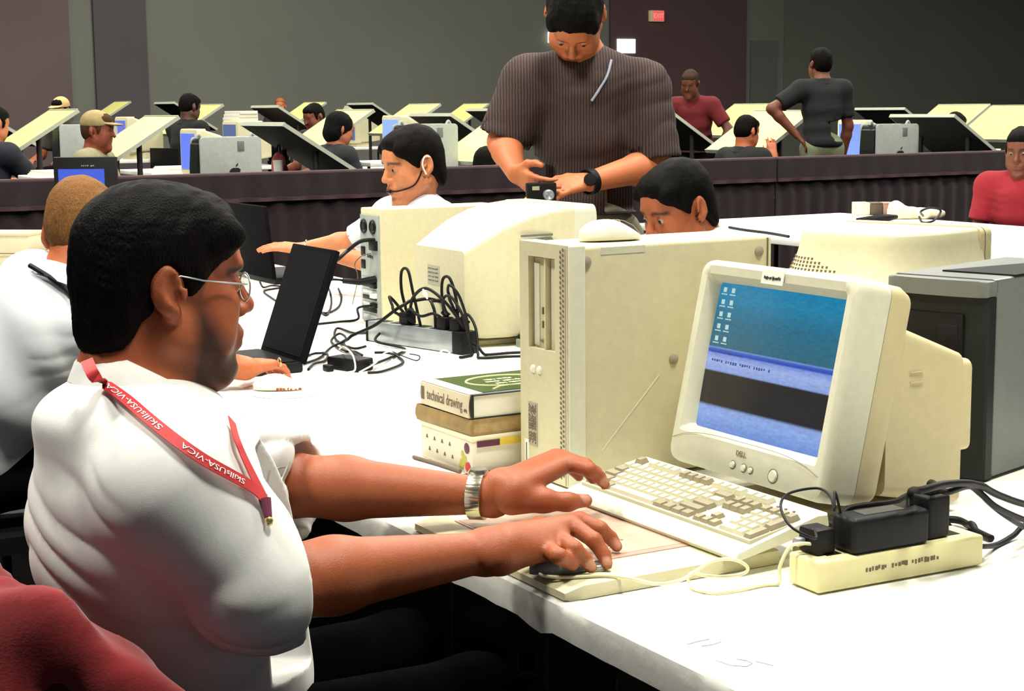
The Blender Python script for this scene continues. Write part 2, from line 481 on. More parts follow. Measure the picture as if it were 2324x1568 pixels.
# ceiling lamps that light the hall
lamp0 = None
for i, (lx, ly, lk) in enumerate(LAMPS):
    if i == 0:
        lamp0 = thing('ceiling_lamp', 'square hall lamp hanging high under the dark ceiling', 'lamp', (lx, ly, LAMP_Z), 0, 'hall ceiling lamps')
        bm = bmesh.new()
        for lo, hi in (((-.6, -.6, 0), (.6, -.56, .12)), ((-.6, .56, 0), (.6, .6, .12)), ((-.6, -.56, 0), (-.56, .56, .12)), ((.56, -.56, 0), (.6, .56, .12)), ((-.6, -.6, .12), (.6, .6, .16))):
            add_box(bm, lo, hi)
        obj('housing', bm_mesh(bm), M['steel'], lamp0)
        tube('hanger', [(0, 0, .16), (0, 0, .3), (0, 0, .42)], 0.02, M['steel'], lamp0)
        box('diffuser', (-.56, -.56, .02), (.56, .56, .035), mat('lamp_diffuser', (0.9, 0.9, 0.85), emit=(1, .97, .86), estr=3), lamp0)
    else:
        r = lamp0.copy(); COL.objects.link(r); r.location = (lx, ly, LAMP_Z)
        for ch in lamp0.children:
            c_ = ch.copy(); COL.objects.link(c_); c_.parent = r

# low drape fence along s = -9.6
def drape_me(L, z0, z1, amp, seed, y_off=0.0, nfold=22):
    rnd = random.Random(seed); n = nfold * 6
    ph = [rnd.random() * 6.28 for _ in range(4)]
    def x_at(y, k):
        return y_off + k * amp * (math.sin(y / L * nfold * 6.28 + ph[0]) + 0.5 * math.sin(y / L * nfold * 3.7 * 1.7 + ph[1])) * 0.6
    rows = 6
    bm = bmesh.new(); g = []
    for side in (0, 1):
        for j in range(rows + 1):
            f = j / rows; z = z0 + (z1 - z0) * f; k = 1 - 0.6 * f
            g.append([bm.verts.new((x_at(L * i / n, k) - side * 0.012, L * i / n, z)) for i in range(n + 1)])
    for s_ in (0, 1):
        for j in range(rows):
            a, b = g[s_ * (rows + 1) + j], g[s_ * (rows + 1) + j + 1]
            for i in range(n): bm.faces.new((a[i], a[i + 1], b[i + 1], b[i]))
    a, b = g[rows], g[2 * rows + 1]
    for i in range(n): bm.faces.new((a[i], a[i + 1], b[i + 1], b[i]))
    return bm_mesh(bm, True, 60)
FEN = -9.6
for i in range(6):
    t_ = -4.2 + i * 3.0
    f = thing('drape_panel', 'dark maroon drape panel of the low fence before the drafting boards', 'drape', W(FEN, t_, 0), YAW, 'drape panels of the low fence')
    obj('drape', drape_me(2.99, 0.0, 0.97, 0.018, i), M['drape'], f)
    obj('valance', drape_me(2.99, 0.84, 0.985, 0.010, i + 50, 0.03, 14), M['drape'], f)
    obj('hem', drape_me(2.99, 0.82, 0.845, 0.010, i + 50, 0.034, 14), M['drape2'], f)  # hem highlight put into the colour, lighter than the drape
    tube('rail', [(0.0, 0.0, 0.985), (0.0, 1.5, 0.985), (0.0, 2.99, 0.985)], 0.017, M['drape2'], f)
    for y in (0.05, 2.94):
        box('post', (-0.035, y - 0.012, 0.0), (-0.012, y + 0.012, 0.98), M['steel'], f)

# ================================================================== folding tables
def folding_table(label, s0, s1, t0, t1, zt=ZT, group=None, front=False, loc=None):
    """top of white laminate, four legs; local x along the row, y across"""
    t = thing('folding_table', label, 'table', W(s0, t0, 0) if loc is None else loc, YAW, group)
    L, D = s1 - s0, t1 - t0
    box('table_top', (0.002, 0.002, zt - 0.036), (L - 0.002, D - 0.002, zt), M['white_table'], t, 0.006, 3)
    for x in (0.22, L - 0.22):
        for y in (0.09, D - 0.09):
            lg = tube('leg', [(x, y, 0), (x, y, 0.3), (x, y, zt - 0.03)], 0.014, M['steel'], t, 8, 2)
        tube('leg_brace', [(x, 0.09, 0.16), (x, D / 2, 0.16), (x, D - 0.09, 0.16)], 0.010, M['steel'], t, 8, 2)
    return t
S_SEAM = [-10.0 + 0, -8.66, -6.83, -5.0, -3.17, -1.34, 0.49]
names = {(-3.17, 0): 'white folding table under the beige tower, tablet and keyboard',
         (-3.17, 1): 'white folding table under the grey tower and the rear-facing beige monitor',
         (-5.0, 0): 'white folding table under the black laptop and the metal power strip',
         (-5.0, 1): 'white folding table under the beige tower with open rear ports',
         (-6.83, 0): 'white folding table beyond the black laptop with no seated user',
         (-6.83, 1): 'white folding table under the laptop with a round badge on its lid',
         (-8.66, 0): 'white folding table with the stack of cream boxes on it',
         (-8.66, 1): 'white folding table carrying the black monitor with a blue screen',
         (-1.34, 0): 'white folding table joined at the near seam, with bare top',
         (-1.34, 1): 'bare white folding table behind the near joined table'}
T0, T1, T2 = 1.10, 1.86, 2.62
tables = {}
for s0 in (-8.66, -6.83, -5.0, -3.17, -1.34):
    for r in (0, 1):
        tables[(s0, r)] = folding_table(names[(s0, r)], s0, s0 + 1.83, (T0, T1)[r], (T1, T2)[r])
# paper wrapped over the front edge of the near table, torn at one spot
tb = tables[(-3.17, 0)]
def flap_me(L, seed, tear=None):
    rnd = random.Random(seed); n = 60; rows = []
    prof = [(0.03, 0.0012), (0.006, 0.0015), (-0.002, -0.002), (-0.0045, -0.012)]
    for i in range(n + 1):
        x = L * i / n
        dz = 0.043 + 0.001 * math.sin(x * 9) + rnd.uniform(-.0012, .0012)
        if tear is not None and abs(x - tear) < 0.04: dz += 0.012 * (1 - abs(x - tear) / 0.04)
        w = 0.0005 * math.sin(x * 21)
        rows.append([(x, y + (w if k > 2 else 0), ZT + z) for k, (y, z) in enumerate(prof)] + [(x, -0.005 + w, ZT - dz * 0.6), (x, -0.0045 + w, ZT - dz)])
    bm = bmesh.new(); vv = [[bm.verts.new(p) for p in r] for r in rows]
    for a, b in zip(vv[:-1], vv[1:]):
        for k in range(len(a) - 1): bm.faces.new((a[k], a[k + 1], b[k + 1], b[k]))
    bmesh.ops.solidify(bm, geom=bm.faces[:], thickness=-0.001)
    return bm_mesh(bm, True, 50)
obj('edge_paper', flap_me(1.83, 3, 1.33), M['table_edge'], tb)
obj('edge_paper', flap_me(1.83, 8), M['table_edge'], tables[(-1.34, 0)])
# pencil marks near the front edge
def marks(name, lst, parent, m, z=ZT + 0.0006, r=0.0006):
    inv = parent.matrix_basis.inverted()
    bm = bmesh.new()
    for pl in lst: add_tube(bm, [inv @ Pz(px, py, z) for px, py in pl], r, 5)
    return obj(name, bm_mesh(bm), m, parent)
bpy.context.view_layer.update()
marks('pencil_mark', [[(1560, 1462), (1585, 1455), (1610, 1450)], [(1592, 1466), (1615, 1463), (1637, 1456)], [(1625, 1498), (1660, 1510), (1695, 1512), (1708, 1505), (1690, 1497), (1672, 1495), (1692, 1499)], [(1715, 1500), (1755, 1510)]], tb, M['pencil'])
# second row of tables further right
folding_table('white folding table across the aisle with cream boxes and a white bag', -7.65, -5.82, 5.96, 6.72)
folding_table('white folding table across the aisle, its dark underside showing', -7.65, -5.82, 5.2, 5.96)
folding_table('bare white folding table beside the person in red, far side', -5.82, -3.99, 5.96, 6.72)
folding_table('bare white folding table across the aisle behind the grey tower', -5.82, -3.99, 5.2, 5.96)
bpy.context.view_layer.update()

# ================================================================== helpers for illegible print
def print_bars(name, parent, loc, x, y, w, h, m, seed, words=(1.0,), n=24):
    """blurred print too small to read: short uneven strokes in word groups"""
    rnd = random.Random(seed); bm = bmesh.new(); tot = sum(words) + 0.18 * (len(words) - 1); cx = -w / 2
    for wd in words:
        ww = wd / tot * w; k = max(2, int(n * wd / tot)); st_ = ww / k
        for i in range(k):
            a = rnd.uniform(0.35, 1.0) * h / 2; b = rnd.uniform(0.35, 1.0) * h / 2
            add_box(bm, (cx + i * st_, -a, 0), (cx + i * st_ + st_ * rnd.uniform(.45, .9), b, 0.0004))
        cx += ww + 0.18 / tot * w
    o = obj(name, bm_mesh(bm), m, parent)
    return place(o, loc, x, y)

# ================================================================== foreground tower with the mouse on top
def lcl(parent, p): return parent.matrix_world.inverted() @ p
TS0, TS1, TT0, TT1, TH = -2.491, -2.331, 1.455, 1.892, 0.417
tw = thing('computer_tower', 'tall beige computer tower beside the keyboard, white mouse on top', 'computer', W(TS0, TT0, ZT), YAW)
bpy.context.view_layer.update()
w_, d_, h_ = TS1 - TS0, TT1 - TT0, TH
box('case', (0.004, 0.03, 0.006), (w_ - 0.002, d_, h_ - 0.002), M['beige'], tw, 0.008, 3)
# front bezel with a recessed drive bay
bay = (0.030, 0.118, 0.232, 0.392)
bm = bmesh.new()
for lo, hi in (((0, 0, 0.004), (w_, 0.034, bay[2])), ((0, 0, bay[3]), (w_, 0.034, h_)), ((0, 0, bay[2]), (bay[0], 0.034, bay[3])), ((bay[1], 0, bay[2]), (w_, 0.034, bay[3]))):
    add_box(bm, lo, hi)
bmesh.ops.remove_doubles(bm, verts=bm.verts[:], dist=1e-5)
bz = obj('front_bezel', bm_mesh(bm), M['beige'], tw)
dr = box('optical_drive', (bay[0] + 0.006, 0.010, bay[2]), (bay[0] + 0.045, 0.05, bay[3] - 0.003), M['beige'], tw, 0.001)
box('drive_tray', (bay[0] + 0.007, 0.0075, bay[2] + 0.004), (bay[0] + 0.024, 0.012, bay[3] - 0.012), M['beige_pale'], dr, 0.001)
for zz_ in (0.268, 0.292): box('drive_button', (bay[0] + 0.032, 0.0078, zz_), (bay[0] + 0.036, 0.012, zz_ + 0.012), M['ink_brown'], dr)
print_bars('drive_print', dr, (bay[0] + 0.022, 0.0085, 0.245), (1, 0, 0), (0, 0, 1), 0.028, 0.006, M['ink_brown'], 4, (1,), 6)
box('bay_divider', (bay[0] + 0.047, 0.003, bay[2]), (bay[0] + 0.052, 0.03, bay[3]), M['beige'], tw, 0.001)
box('bay_cover', (bay[0] + 0.056, 0.012, bay[2]), (bay[1], 0.03, bay[3] - 0.003), M['beige_pale'], tw, 0.001)
box('bay_gap', (bay[0], 0.026, bay[2]), (bay[1], 0.033, bay[3]), M['seam'], tw)
bm = bmesh.new()
for k in range(46):
    zv = 0.018 + k * 0.0086
    for q, xo in enumerate((0.1365, 0.1445)):
        add_box(bm, (-0.0026, -0.0008, -0.0022), (0.0026, 0.001, 0.0022), 0, 1,
                Matrix.Translation((xo, 0, zv + 0.004 * q)) @ Matrix.Rotation(R(40 if k > 20 else 25), 4, 'Y'))
vent = obj('vent_holes', bm_mesh(bm), M['seam'], tw)
box('side_groove', (w_ - 0.010, -0.0005, 0.006), (w_ - 0.007, 0.004, h_ - 0.006), M['foot'], tw)
box('corner_post', (w_ - 0.006, 0.0, 0.004), (w_ + 0.003, 0.034, h_), M['beige_pale'], tw, 0.003, 3)
for xk in (0.045, 0.066):
    o = obj('power_button', lathe_me([(0.0, -0.004), (0.006, -0.003), (0.0075, 0.0), (0.0075, 0.01)], 16), M['white'], tw)
    place(o, (xk, 0.0, 0.195), (1, 0, 0), (0, 0, 1)); o.rotation_euler = (R(-90), 0, 0)
st_ = box('maker_sticker', (0.028, -0.0012, 0.058), (0.058, 0.0, 0.135), mat('grey_sticker', (0.40, 0.36, 0.27), 0.5), tw)
for q in range(7): print_bars('sticker_print', st_, (0.032 + q * 0.0036, -0.0016, 0.097), (0, 0, 1), (-1, 0, 0), 0.07 - 0.006 * (q % 3), 0.003, M['ink_brown'], q, (1, 1.4, .7), 16)
box('cable_slot', (0.014, -0.0015, 0.016), (0.030, 0.001, 0.066), M['white'], tw, 0.001)
box('slot_line', (0.021, -0.0022, 0.020), (0.0235, 0.0, 0.060), M['seam'], tw)
print_bars('badge', tw, (0.108, -0.0012, 0.022), (1, 0, 0), (0, 0, 1), 0.03, 0.012, M['ink_brown'], 9, (1, 1), 8)
for px, py in ((1332, 595), (1724, 570), (1530, 815)):
    p = lcl(tw, Ps(px, py, TS1))
    o = obj('side_stud', lathe_me([(0.0, 0.0045), (0.006, 0.004), (0.0095, 0.0015), (0.010, -0.003)], 20), M['foot'], tw)
    o.location = (w_ - 0.002, p.y, p.z); o.rotation_euler = (0, R(90), 0)
a, b = lcl(tw, Ps(1368, 1022, TS1)), lcl(tw, Ps(1497, 852, TS1))
obj('panel_crease', tube_me([(w_ - 0.002, a.y, a.z), (w_ - 0.002, (a.y + b.y) / 2, (a.z + b.z) / 2), (w_ - 0.002, b.y, b.z)], 0.0016, 6), M['beige_pale'], tw)
a, b = lcl(tw, Ps(1365, 560, TS1)), lcl(tw, Ps(1465, 552, TS1))
obj('top_latch', box_me((w_ - 0.004, a.y, h_ - 0.018), (w_ - 0.0012, b.y, h_ - 0.006)), M['beige_pale'], tw)
box('rear_flange', (w_ - 0.003, d_ - 0.014, 0.01), (w_ - 0.0005, d_ - 0.011, h_ - 0.006), M['seam'], tw)
for x in (0.03, w_ - 0.03):
    for y in (0.06, d_ - 0.06): obj('foot', lathe_me([(0.012, 0), (0.012, 0.008)], 12), M['black'], tw).location = (x, y, 0)

# ---- mice
def mouse_me(L=0.118, Wd=0.064, H=0.037, hump=0.58):
    rings = []; n = 20; K = 24
    for i in range(n + 1):
        f = i / n; x = (f - 0.5) * L
        wv = Wd / 2 * max(0.02, math.sqrt(max(0, 1 - abs(2 * f - 1) ** 2.6))) * (1 - 0.10 * f)
        hv = H * max(0.08, math.sin(math.pi * min(1, max(0, 0.04 + 0.96 * f)) ** 0.85) ** 0.55) * (1.0 if f < hump else 1 - 0.28 * ((f - hump) / (1 - hump)))
        ring = []
        for k in range(K):
            a = 2 * math.pi * k / K
            cy, cz = math.cos(a), math.sin(a)
            yy = wv * math.copysign(abs(cy) ** 0.75, cy)
            z_ = 0.008 + (hv - 0.008) * abs(cz) ** 0.9 if cz > 0 else 0.008 * (1 - abs(cz) ** 0.5)
            ring.append((x, yy, z_))
        rings.append(ring)
    return loft_me(rings, True, True, 70)
def mouse(name, label, loc, rz, m, group=None, sc=1.0):
    t = thing(name, label, 'mouse', loc, rz, group)
    obj('mouse_body', mouse_me(0.118 * sc, 0.064 * sc, 0.037 * sc), m, t)
    obj('button_groove', tube_me([(0.0585 * sc, 0, 0.010 * sc), (0.045 * sc, 0, 0.0245 * sc), (0.028 * sc, 0, 0.0328 * sc), (0.012 * sc, 0, 0.036 * sc)], 0.0006, 5), M['foot'], t)
    obj('button_groove', tube_me([(0.012 * sc, -0.026 * sc, 0.027 * sc), (0.012 * sc, -0.012 * sc, 0.0352 * sc), (0.012 * sc, 0.012 * sc, 0.0352 * sc), (0.012 * sc, 0.026 * sc, 0.027 * sc)], 0.0006, 5), M['foot'], t)
    return t
p = Pz(1418, 540, ZT + TH)
mouse('computer_mouse', 'white computer mouse resting on top of the beige tower', W(-2.40, 1.585, ZT + TH - 0.001), YAW + R(82), M['white'], None, 1.0)

# ================================================================== foreground CRT monitor
MS0 = -2.05; MT0 = 1.647; MZ0 = 0.966
TILT = R(12.4)
mon = thing('crt_monitor', 'beige CRT monitor with a glowing desktop behind the keyboard', 'monitor', W(MS0, MT0, ZT), YAW)
bpy.context.view_layer.update()
TM = Matrix.Translation((0, 0, MZ0 - ZT)) @ Matrix.Rotation(-TILT, 4, 'X')
def tilt_ring(pts2, y): return [tuple(TM @ Vector((x, y, z))) for x, z in pts2]
def bezel_rings(sw, sh, ml, mr, mt, mb, r=0.022, yb=0.055):
    x0, x1, z0, z1 = -sw / 2, sw / 2, -sh / 2, sh / 2
    O = lambda g, rr: rrect(x0 - ml + g, x1 + mr - g, z0 - mb + g, z1 + mt - g, rr, 5)
    I = lambda g: rrect(x0 - g, x1 + g, z0 - g, z1 + g, 0.006, 5)
    return [(O(0.0, r), yb), (O(0.0, r), 0.004), (O(0.004, r), -0.008), (O(0.010, r), -0.012), (I(0.012), -0.010), (I(0.003), 0.002), (I(0.0), 0.016)]
SW, SH = 0.325, 0.2435
rings = [tilt_ring(p2, y) for p2, y in bezel_rings(SW, SH, 0.034, 0.036, 0.036, 0.066)]
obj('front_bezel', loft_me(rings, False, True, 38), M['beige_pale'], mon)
sx0, sx1, sz0, sz1 = -SW / 2 - .034, SW / 2 + .036, -SH / 2 - .066, SH / 2 + .036
rings = [tilt_ring(rrect(sx0 + g, sx1 - g, sz0 + g, sz1 - g, 0.022, 5), y) for g, y in ((0.0015, 0.056), (0.0015, 0.085), (0.008, 0.105), (0.035, 0.115))]
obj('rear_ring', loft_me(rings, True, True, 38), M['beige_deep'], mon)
rings = [tilt_ring(rrect(sx0 + .001, sx1 - .001, sz0 + .001, sz1 - .001, 0.022, 5), y) for y in (0.054, 0.057)]
obj('bezel_seam', loft_me(rings, False, True, 38), M['seam'], mon)
def body_ring(y, x0, x1, z0, z1, r): return [(x, y, z) for x, z in rrect(x0, x1, z0, z1, r, 4)]
rings = [body_ring(*q) for q in ((0.09, -0.183, 0.186, 0.045, 0.322, 0.02), (0.135, -0.178, 0.182, 0.035, 0.305, 0.02), (0.255, -0.160, 0.180, 0.014, 0.257, 0.016), (0.256, -0.158, 0.178, 0.018, 0.255, 0.014))]
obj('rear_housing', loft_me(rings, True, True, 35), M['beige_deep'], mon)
rings = [body_ring(*q) for q in ((0.25, -0.140, 0.172, 0.095, 0.248, 0.014), (0.285, -0.138, 0.170, 0.095, 0.243, 0.014), (0.292, -0.13, 0.162, 0.105, 0.236, 0.010))]
obj('rear_cap', loft_me(rings, True, True, 35), M['beige_deep'], mon)
rings = [body_ring(*q) for q in ((0.02, -0.10, 0.10, 0.0, 0.014, 0.005), (0.25, -0.11, 0.11, 0.0, 0.014, 0.005))]
obj('base_plate', loft_me(rings, True, True, 35), M['beige'], mon)
bm = bmesh.new()
for k in range(2): add_box(bm, (0.1785, 0.140 + k * 0.001, 0.235 - k * 0.016), (0.1838, 0.168, 0.2365 - k * 0.016))
obj('side_grip', bm_mesh(bm), M['beige_deep'], mon)

def screen_mat(name, bands, strength=1.0, vert_lo=-0.1218, vert_hi=0.1218, noise=True):
    m = bpy.data.materials.new(name); m.use_nodes = True
    nt = m.node_tree; b = nt.nodes['Principled BSDF']
    b.inputs['Base Color'].default_value = (0.01, 0.01, 0.01, 1); b.inputs['Roughness'].default_value = 0.25
    tc = nt.nodes.new('ShaderNodeTexCoord'); sp = nt.nodes.new('ShaderNodeSeparateXYZ')
    nt.links.new(tc.outputs['Object'], sp.inputs[0])
    nz = nt.nodes.new('ShaderNodeTexNoise'); nz.inputs['Scale'].default_value = 260
    mp = nt.nodes.new('ShaderNodeMapping'); mp.inputs['Scale'].default_value = (0.35, 1, 1)
    nt.links.new(tc.outputs['Object'], mp.inputs[0]); nt.links.new(mp.outputs[0], nz.inputs['Vector'])
    mr = nt.nodes.new('ShaderNodeMapRange'); mr.inputs[1].default_value = vert_lo; mr.inputs[2].default_value = vert_hi
    nt.links.new(sp.outputs['Z'], mr.inputs[0])
    cr = nt.nodes.new('ShaderNodeValToRGB'); cr.color_ramp.interpolation = 'LINEAR'
    while len(cr.color_ramp.elements) > 1: cr.color_ramp.elements.remove(cr.color_ramp.elements[-1])
    for i, (pos, col) in enumerate(bands):
        e = cr.color_ramp.elements[0] if i == 0 else cr.color_ramp.elements.new(pos)
        e.position = pos; e.color = (*srgb(col), 1)
    nt.links.new(mr.outputs[0], cr.inputs[0])
    n2 = nt.nodes.new('ShaderNodeMapRange'); n2.inputs[1].default_value = .3; n2.inputs[2].default_value = .7
    n2.inputs[3].default_value = .86; n2.inputs[4].default_value = 1.1
    nt.links.new(nz.outputs[0], n2.inputs[0])
    sc = nt.nodes.new('ShaderNodeVectorMath'); sc.operation = 'SCALE'
    nt.links.new(cr.outputs[0], sc.inputs[0]); nt.links.new(n2.outputs[0], sc.inputs['Scale'])
    nt.links.new(sc.outputs[0], b.inputs['Emission Color']); b.inputs['Emission Strength'].default_value = strength
    return m
def screen_me(w, h, bulge=0.004, n=10):
    bm = bmesh.new(); g = []
    for j in range(n + 1):
        g.append([bm.verts.new((w * (i / n - .5), bulge * (((i / n - .5) * 2) ** 2 + ((j / n - .5) * 2) ** 2) * 0.5, h * (j / n - .5))) for i in range(n + 1)])
    for j in range(n):
        for i in range(n): bm.faces.new((g[j][i], g[j][i + 1], g[j + 1][i + 1], g[j + 1][i]))
    return bm_mesh(bm, True)
desk = screen_mat('desktop_screen', [(0, '6f92dc'), (.10, '8fb0ee'), (.15, '90aae6'), (.17, '1c1a1e'), (.39, '1f1b1c'), (.40, '8fa8e4'), (.47, 'a3b8ee'), (.515, '7d98e0'), (.525, '2446b8'), (.545, '3a62c8'), (.555, '7a9ad8'), (.562, '2f6a80'), (.75, '22708e'), (.9, '1d84ae'), (1, '1b86b4')], 0.9)
scr = obj('screen', screen_me(SW + .002, SH + .002), desk, mon)
scr.matrix_local = TM @ Matrix.Translation((0, 0.010, 0))
rnd = random.Random(5); bm = bmesh.new()
for c_ in range(2):
    for r_ in range(6):
        x = -SW / 2 + 0.018 + c_ * 0.022; z = SH / 2 - 0.014 - r_ * 0.0205
        if z < 0.012: continue
        add_box(bm, (x - .004, -0.0006, z - .001), (x + .004, 0, z + .007))
        for q in range(4): add_box(bm, (x - .008 + q * .004, -0.0006, z - .0055), (x - .0052 + q * .004, 0, z - .0035))
o = obj('desktop_icons', bm_mesh(bm), mat('icon_glow', (.1, .1, .1), emit=srgb('bfe6e0'), estr=0.75), scr)
bm = bmesh.new()
for k in range(26):
    x = -SW / 2 + 0.01 + k * 0.0062
    add_box(bm, (x, -0.0006, -0.010 + rnd.uniform(-.001, .001)), (x + rnd.uniform(.002, .004), 0, -0.006)) if k % 6 else None
    if k < 14: add_box(bm, (x, -0.0006, 0.0045), (x + rnd.uniform(.001, .004), 0, 0.0075))
obj('toolbar_marks', bm_mesh(bm), mat('toolbar_ink', (.02, .02, .05), emit=srgb('3c4f9a'), estr=0.6), scr)
lb = box('name_label', (-0.028, -0.0138, 0.1285), (0.026, -0.012, 0.1515), M['white'], mon); lb.matrix_local = TM.copy()
pb = print_bars('label_print', lb, (0, -0.0144, 0.1385), (1, 0, 0), (0, 0, 1), 0.042, 0.007, M['ink'], 21, (1,), 12)
o = obj('maker_logo', text_me('DELL', 0.0115, 0.0004), M['ink_brown'], mon)
o.matrix_local = TM @ Matrix.Translation((0.0, -0.0125, -0.146)) @ Matrix.Rotation(R(90), 4, 'X')
for x, z, rr in ((-0.016, -0.166, 0.006), (0.012, -0.1665, 0.006), (0.03, -0.167, 0.005), (0.085, -0.166, 0.010)):
    o = obj('bezel_button', lathe_me([(0, 0.0035), (rr * .8, 0.003), (rr, 0.0), (rr, -0.004)], 18), M['beige_pale'], mon)
    o.matrix_local = TM @ Matrix.Translation((x, -0.012, z)) @ Matrix.Rotation(R(90), 4, 'X')
    o2 = obj('button_rim', tube_me([(rr * 1.15 * math.cos(a * .5236), rr * 1.15 * math.sin(a * .5236), 0.0003) for a in range(12)], 0.0006, 5, True), M['seam'], o)
obj('chin_line', tube_me([tuple(TM @ Vector((x, -0.0122, -0.1275 - 0.012 * (2 * x / SW) ** 4))) for x in np.linspace(-0.185, 0.185, 14)], 0.0006, 5), M['foot'], mon)

# ================================================================== keyboard
KS, KT = -2.209, 1.372; KL, KW = 0.455, 0.163
kz0, kz1 = ZT + 0.024, ZT + 0.052                       # underside heights at the front (on the tablet) and at the raised back
kb = thing('keyboard', 'beige full-size keyboard in front of the CRT monitor', 'keyboard', W(KS, KT, ZT), YAW)
bpy.context.view_layer.update()
ktilt = math.atan2(0.029, KW)
KM = Matrix.Translation((0, 0, 0.024)) @ Matrix.Rotation(ktilt, 4, 'X')
o = obj('keyboard_base', prism_me([(-0.004, 0.0), (KW, 0.0), (KW, 0.020), (KW - 0.02, 0.021), (0.022, 0.0135), (0.0, 0.012), (-0.006, 0.006)], 'x', 0, KL, 0.003), M['beige_pale'], kb)
o.matrix_local = KM.copy()
o = box('key_well', (0.010, 0.028, 0.0125), (KL - 0.010, KW - 0.020, 0.0195), M['key_light'], kb); o.matrix_local = KM.copy()
for x in (0.04, KL - 0.06):
    box('tilt_foot', (x, KW - 0.02, 0.0), (x + 0.02, KW - 0.014, 0.056), M['beige'], kb)
    
for x in (0.02, KL - 0.04): box('front_foot', (x, 0.0, 0.021), (x + 0.02, 0.012, 0.028), M['black_rubber'], kb)
_kc = {}
def key_me(w, d, dark):
    q = (round(w, 4), round(d, 4), dark)
    if q not in _kc:
        a, b = w / 2 - 0.0008, d / 2 - 0.0008; i = 0.0028
        me = loft_me([[(-a, -b, 0), (a, -b, 0), (a, b, 0), (-a, b, 0)], [(-a + .0005, -b + .0005, .003), (a - .0005, -b + .0005, .003), (a - .0005, b - .0005, .003), (-a + .0005, b - .0005, .003)],
                      [(-a + i, -b + i, .0085), (a - i, -b + i, .0085), (a - i, b - i * .6, .0085), (-a + i, b - i * .6, .0085)]], True, False)
        me.materials.append(M['key_dark'] if dark else M['key_light']); _kc[q] = me
    return _kc[q]
UN = 0.01905
def put_key(x, row, w=1, h=1, dark=False):
    """x in key units from the left, row 0 = bottom"""
    yrow = [0.040, 0.0585, 0.077, 0.0955, 0.114, 0.1385][row]
    o = obj('key', key_me(w * UN, 0.0185 * h, dark), None, kb)
    o.matrix_local = KM @ Matrix.Translation((0.0155 + (x + w / 2) * UN * 0.985, yrow + (h - 1) * 0.00925, 0.0150 + 0.0065 * (yrow / KW)))
for x, w in ((0, 1.25), (1.25, 1.25), (2.5, 1.25)): put_key(x, 0, w, 1, True)
put_key(3.75, 0, 6.25)
for x in (10, 11.25, 12.5, 13.75): put_key(x, 0, 1.25, 1, True)
put_key(0, 1, 2.25, 1, True)
for k in range(10): put_key(2.25 + k, 1)
put_key(12.25, 1, 2.75, 1, True)
put_key(0, 2, 1.75, 1, True)
for k in range(11): put_key(1.75 + k, 2)
put_key(12.75, 2, 2.25, 1, True)
put_key(0, 3, 1.5, 1, True)
for k in range(12): put_key(1.5 + k, 3)
put_key(13.5, 3, 1.5)
for k in range(13): put_key(k, 4)
put_key(13, 4, 2, 1, True)
put_key(0, 5, 1, 1, True)
for k in range(12): put_key(2 + k + (k // 4) * 0.5, 5, 1, 1, 4 <= k < 8)
for k in range(3):
    put_key(15.4 + k, 5, 1, 1, False)
    put_key(15.4 + k, 4, 1, 1, True); put_key(15.4 + k, 3, 1, 1, True)
    put_key(15.4 + k, 0, 1, 1, True)
put_key(16.4, 1, 1, 1, True)
for r_ in range(1, 4):
    for k in range(3): put_key(18.8 + k, r_)
for k in range(4): put_key(18.8 + k, 4, 1, 1, True)
put_key(18.8, 0, 2); put_key(20.8, 0)
put_key(21.8, 2, 1, 2, True); put_key(21.8, 0, 1, 2, True)
for k in range(3):
    o = box('status_light', (0.375 + k * 0.018, 0.134, 0.0207), (0.379 + k * 0.018, 0.137, 0.0222), M['seam'], kb); o.matrix_local = KM.copy()

# ================================================================== digitizer tablet and its puck
tab = thing('digitizer_tablet', 'cream digitizing tablet at the table edge under the right hand', 'tablet', W(-2.222, 1.105, ZT), YAW)
tl, td = 0.44, 0.36
o = obj('tablet_body', prism_me([(0.0, 0.004), (0.012, 0.0), (td, 0.0), (td, 0.021), (0.03, 0.021), (0.0, 0.014)], 'x', 0.0, tl, 0.004), M['beige'], tab)
box('drawing_sheet', (0.05, 0.045, 0.0212), (tl - 0.085, td - 0.05, 0.0222), mat('pink_menu_sheet', (0.52, 0.27, 0.22), 0.35, 0.12, 40), tab)
box('sheet_window', (0.055, 0.05, 0.0222), (tl - 0.10, td - 0.08, 0.0226), mat('clear_overlay', (0.56, 0.40, 0.31), 0.25, 0.12, 25), tab)
print_bars('sheet_print', tab, (0.30, 0.16, 0.0228), (1, 0, 0), (0, 1, 0), 0.05, 0.006, M['ink_brown'], 31, (1, .6), 10)
print_bars('sheet_print', tab, (0.27, 0.19, 0.0228), (.8, .6, 0), (-.6, .8, 0), 0.03, 0.004, M['ink_brown'], 33, (1,), 8)
pk = thing('digitizer_puck', 'grey puck with a clear sight held under the right hand', 'mouse', Pz(1270, 1297, ZT + 0.0215), YAW + R(75))
obj('puck_body', mouse_me(0.085, 0.050, 0.024, 0.5), M['grey'], pk)
o = obj('sight_ring', tube_me([(0.052 + 0.014 * math.cos(a * .5236), 0.014 * math.sin(a * .5236), 0.005) for a in range(12)], 0.004, 8, True), M['metal'], pk)
bpy.context.view_layer.update()

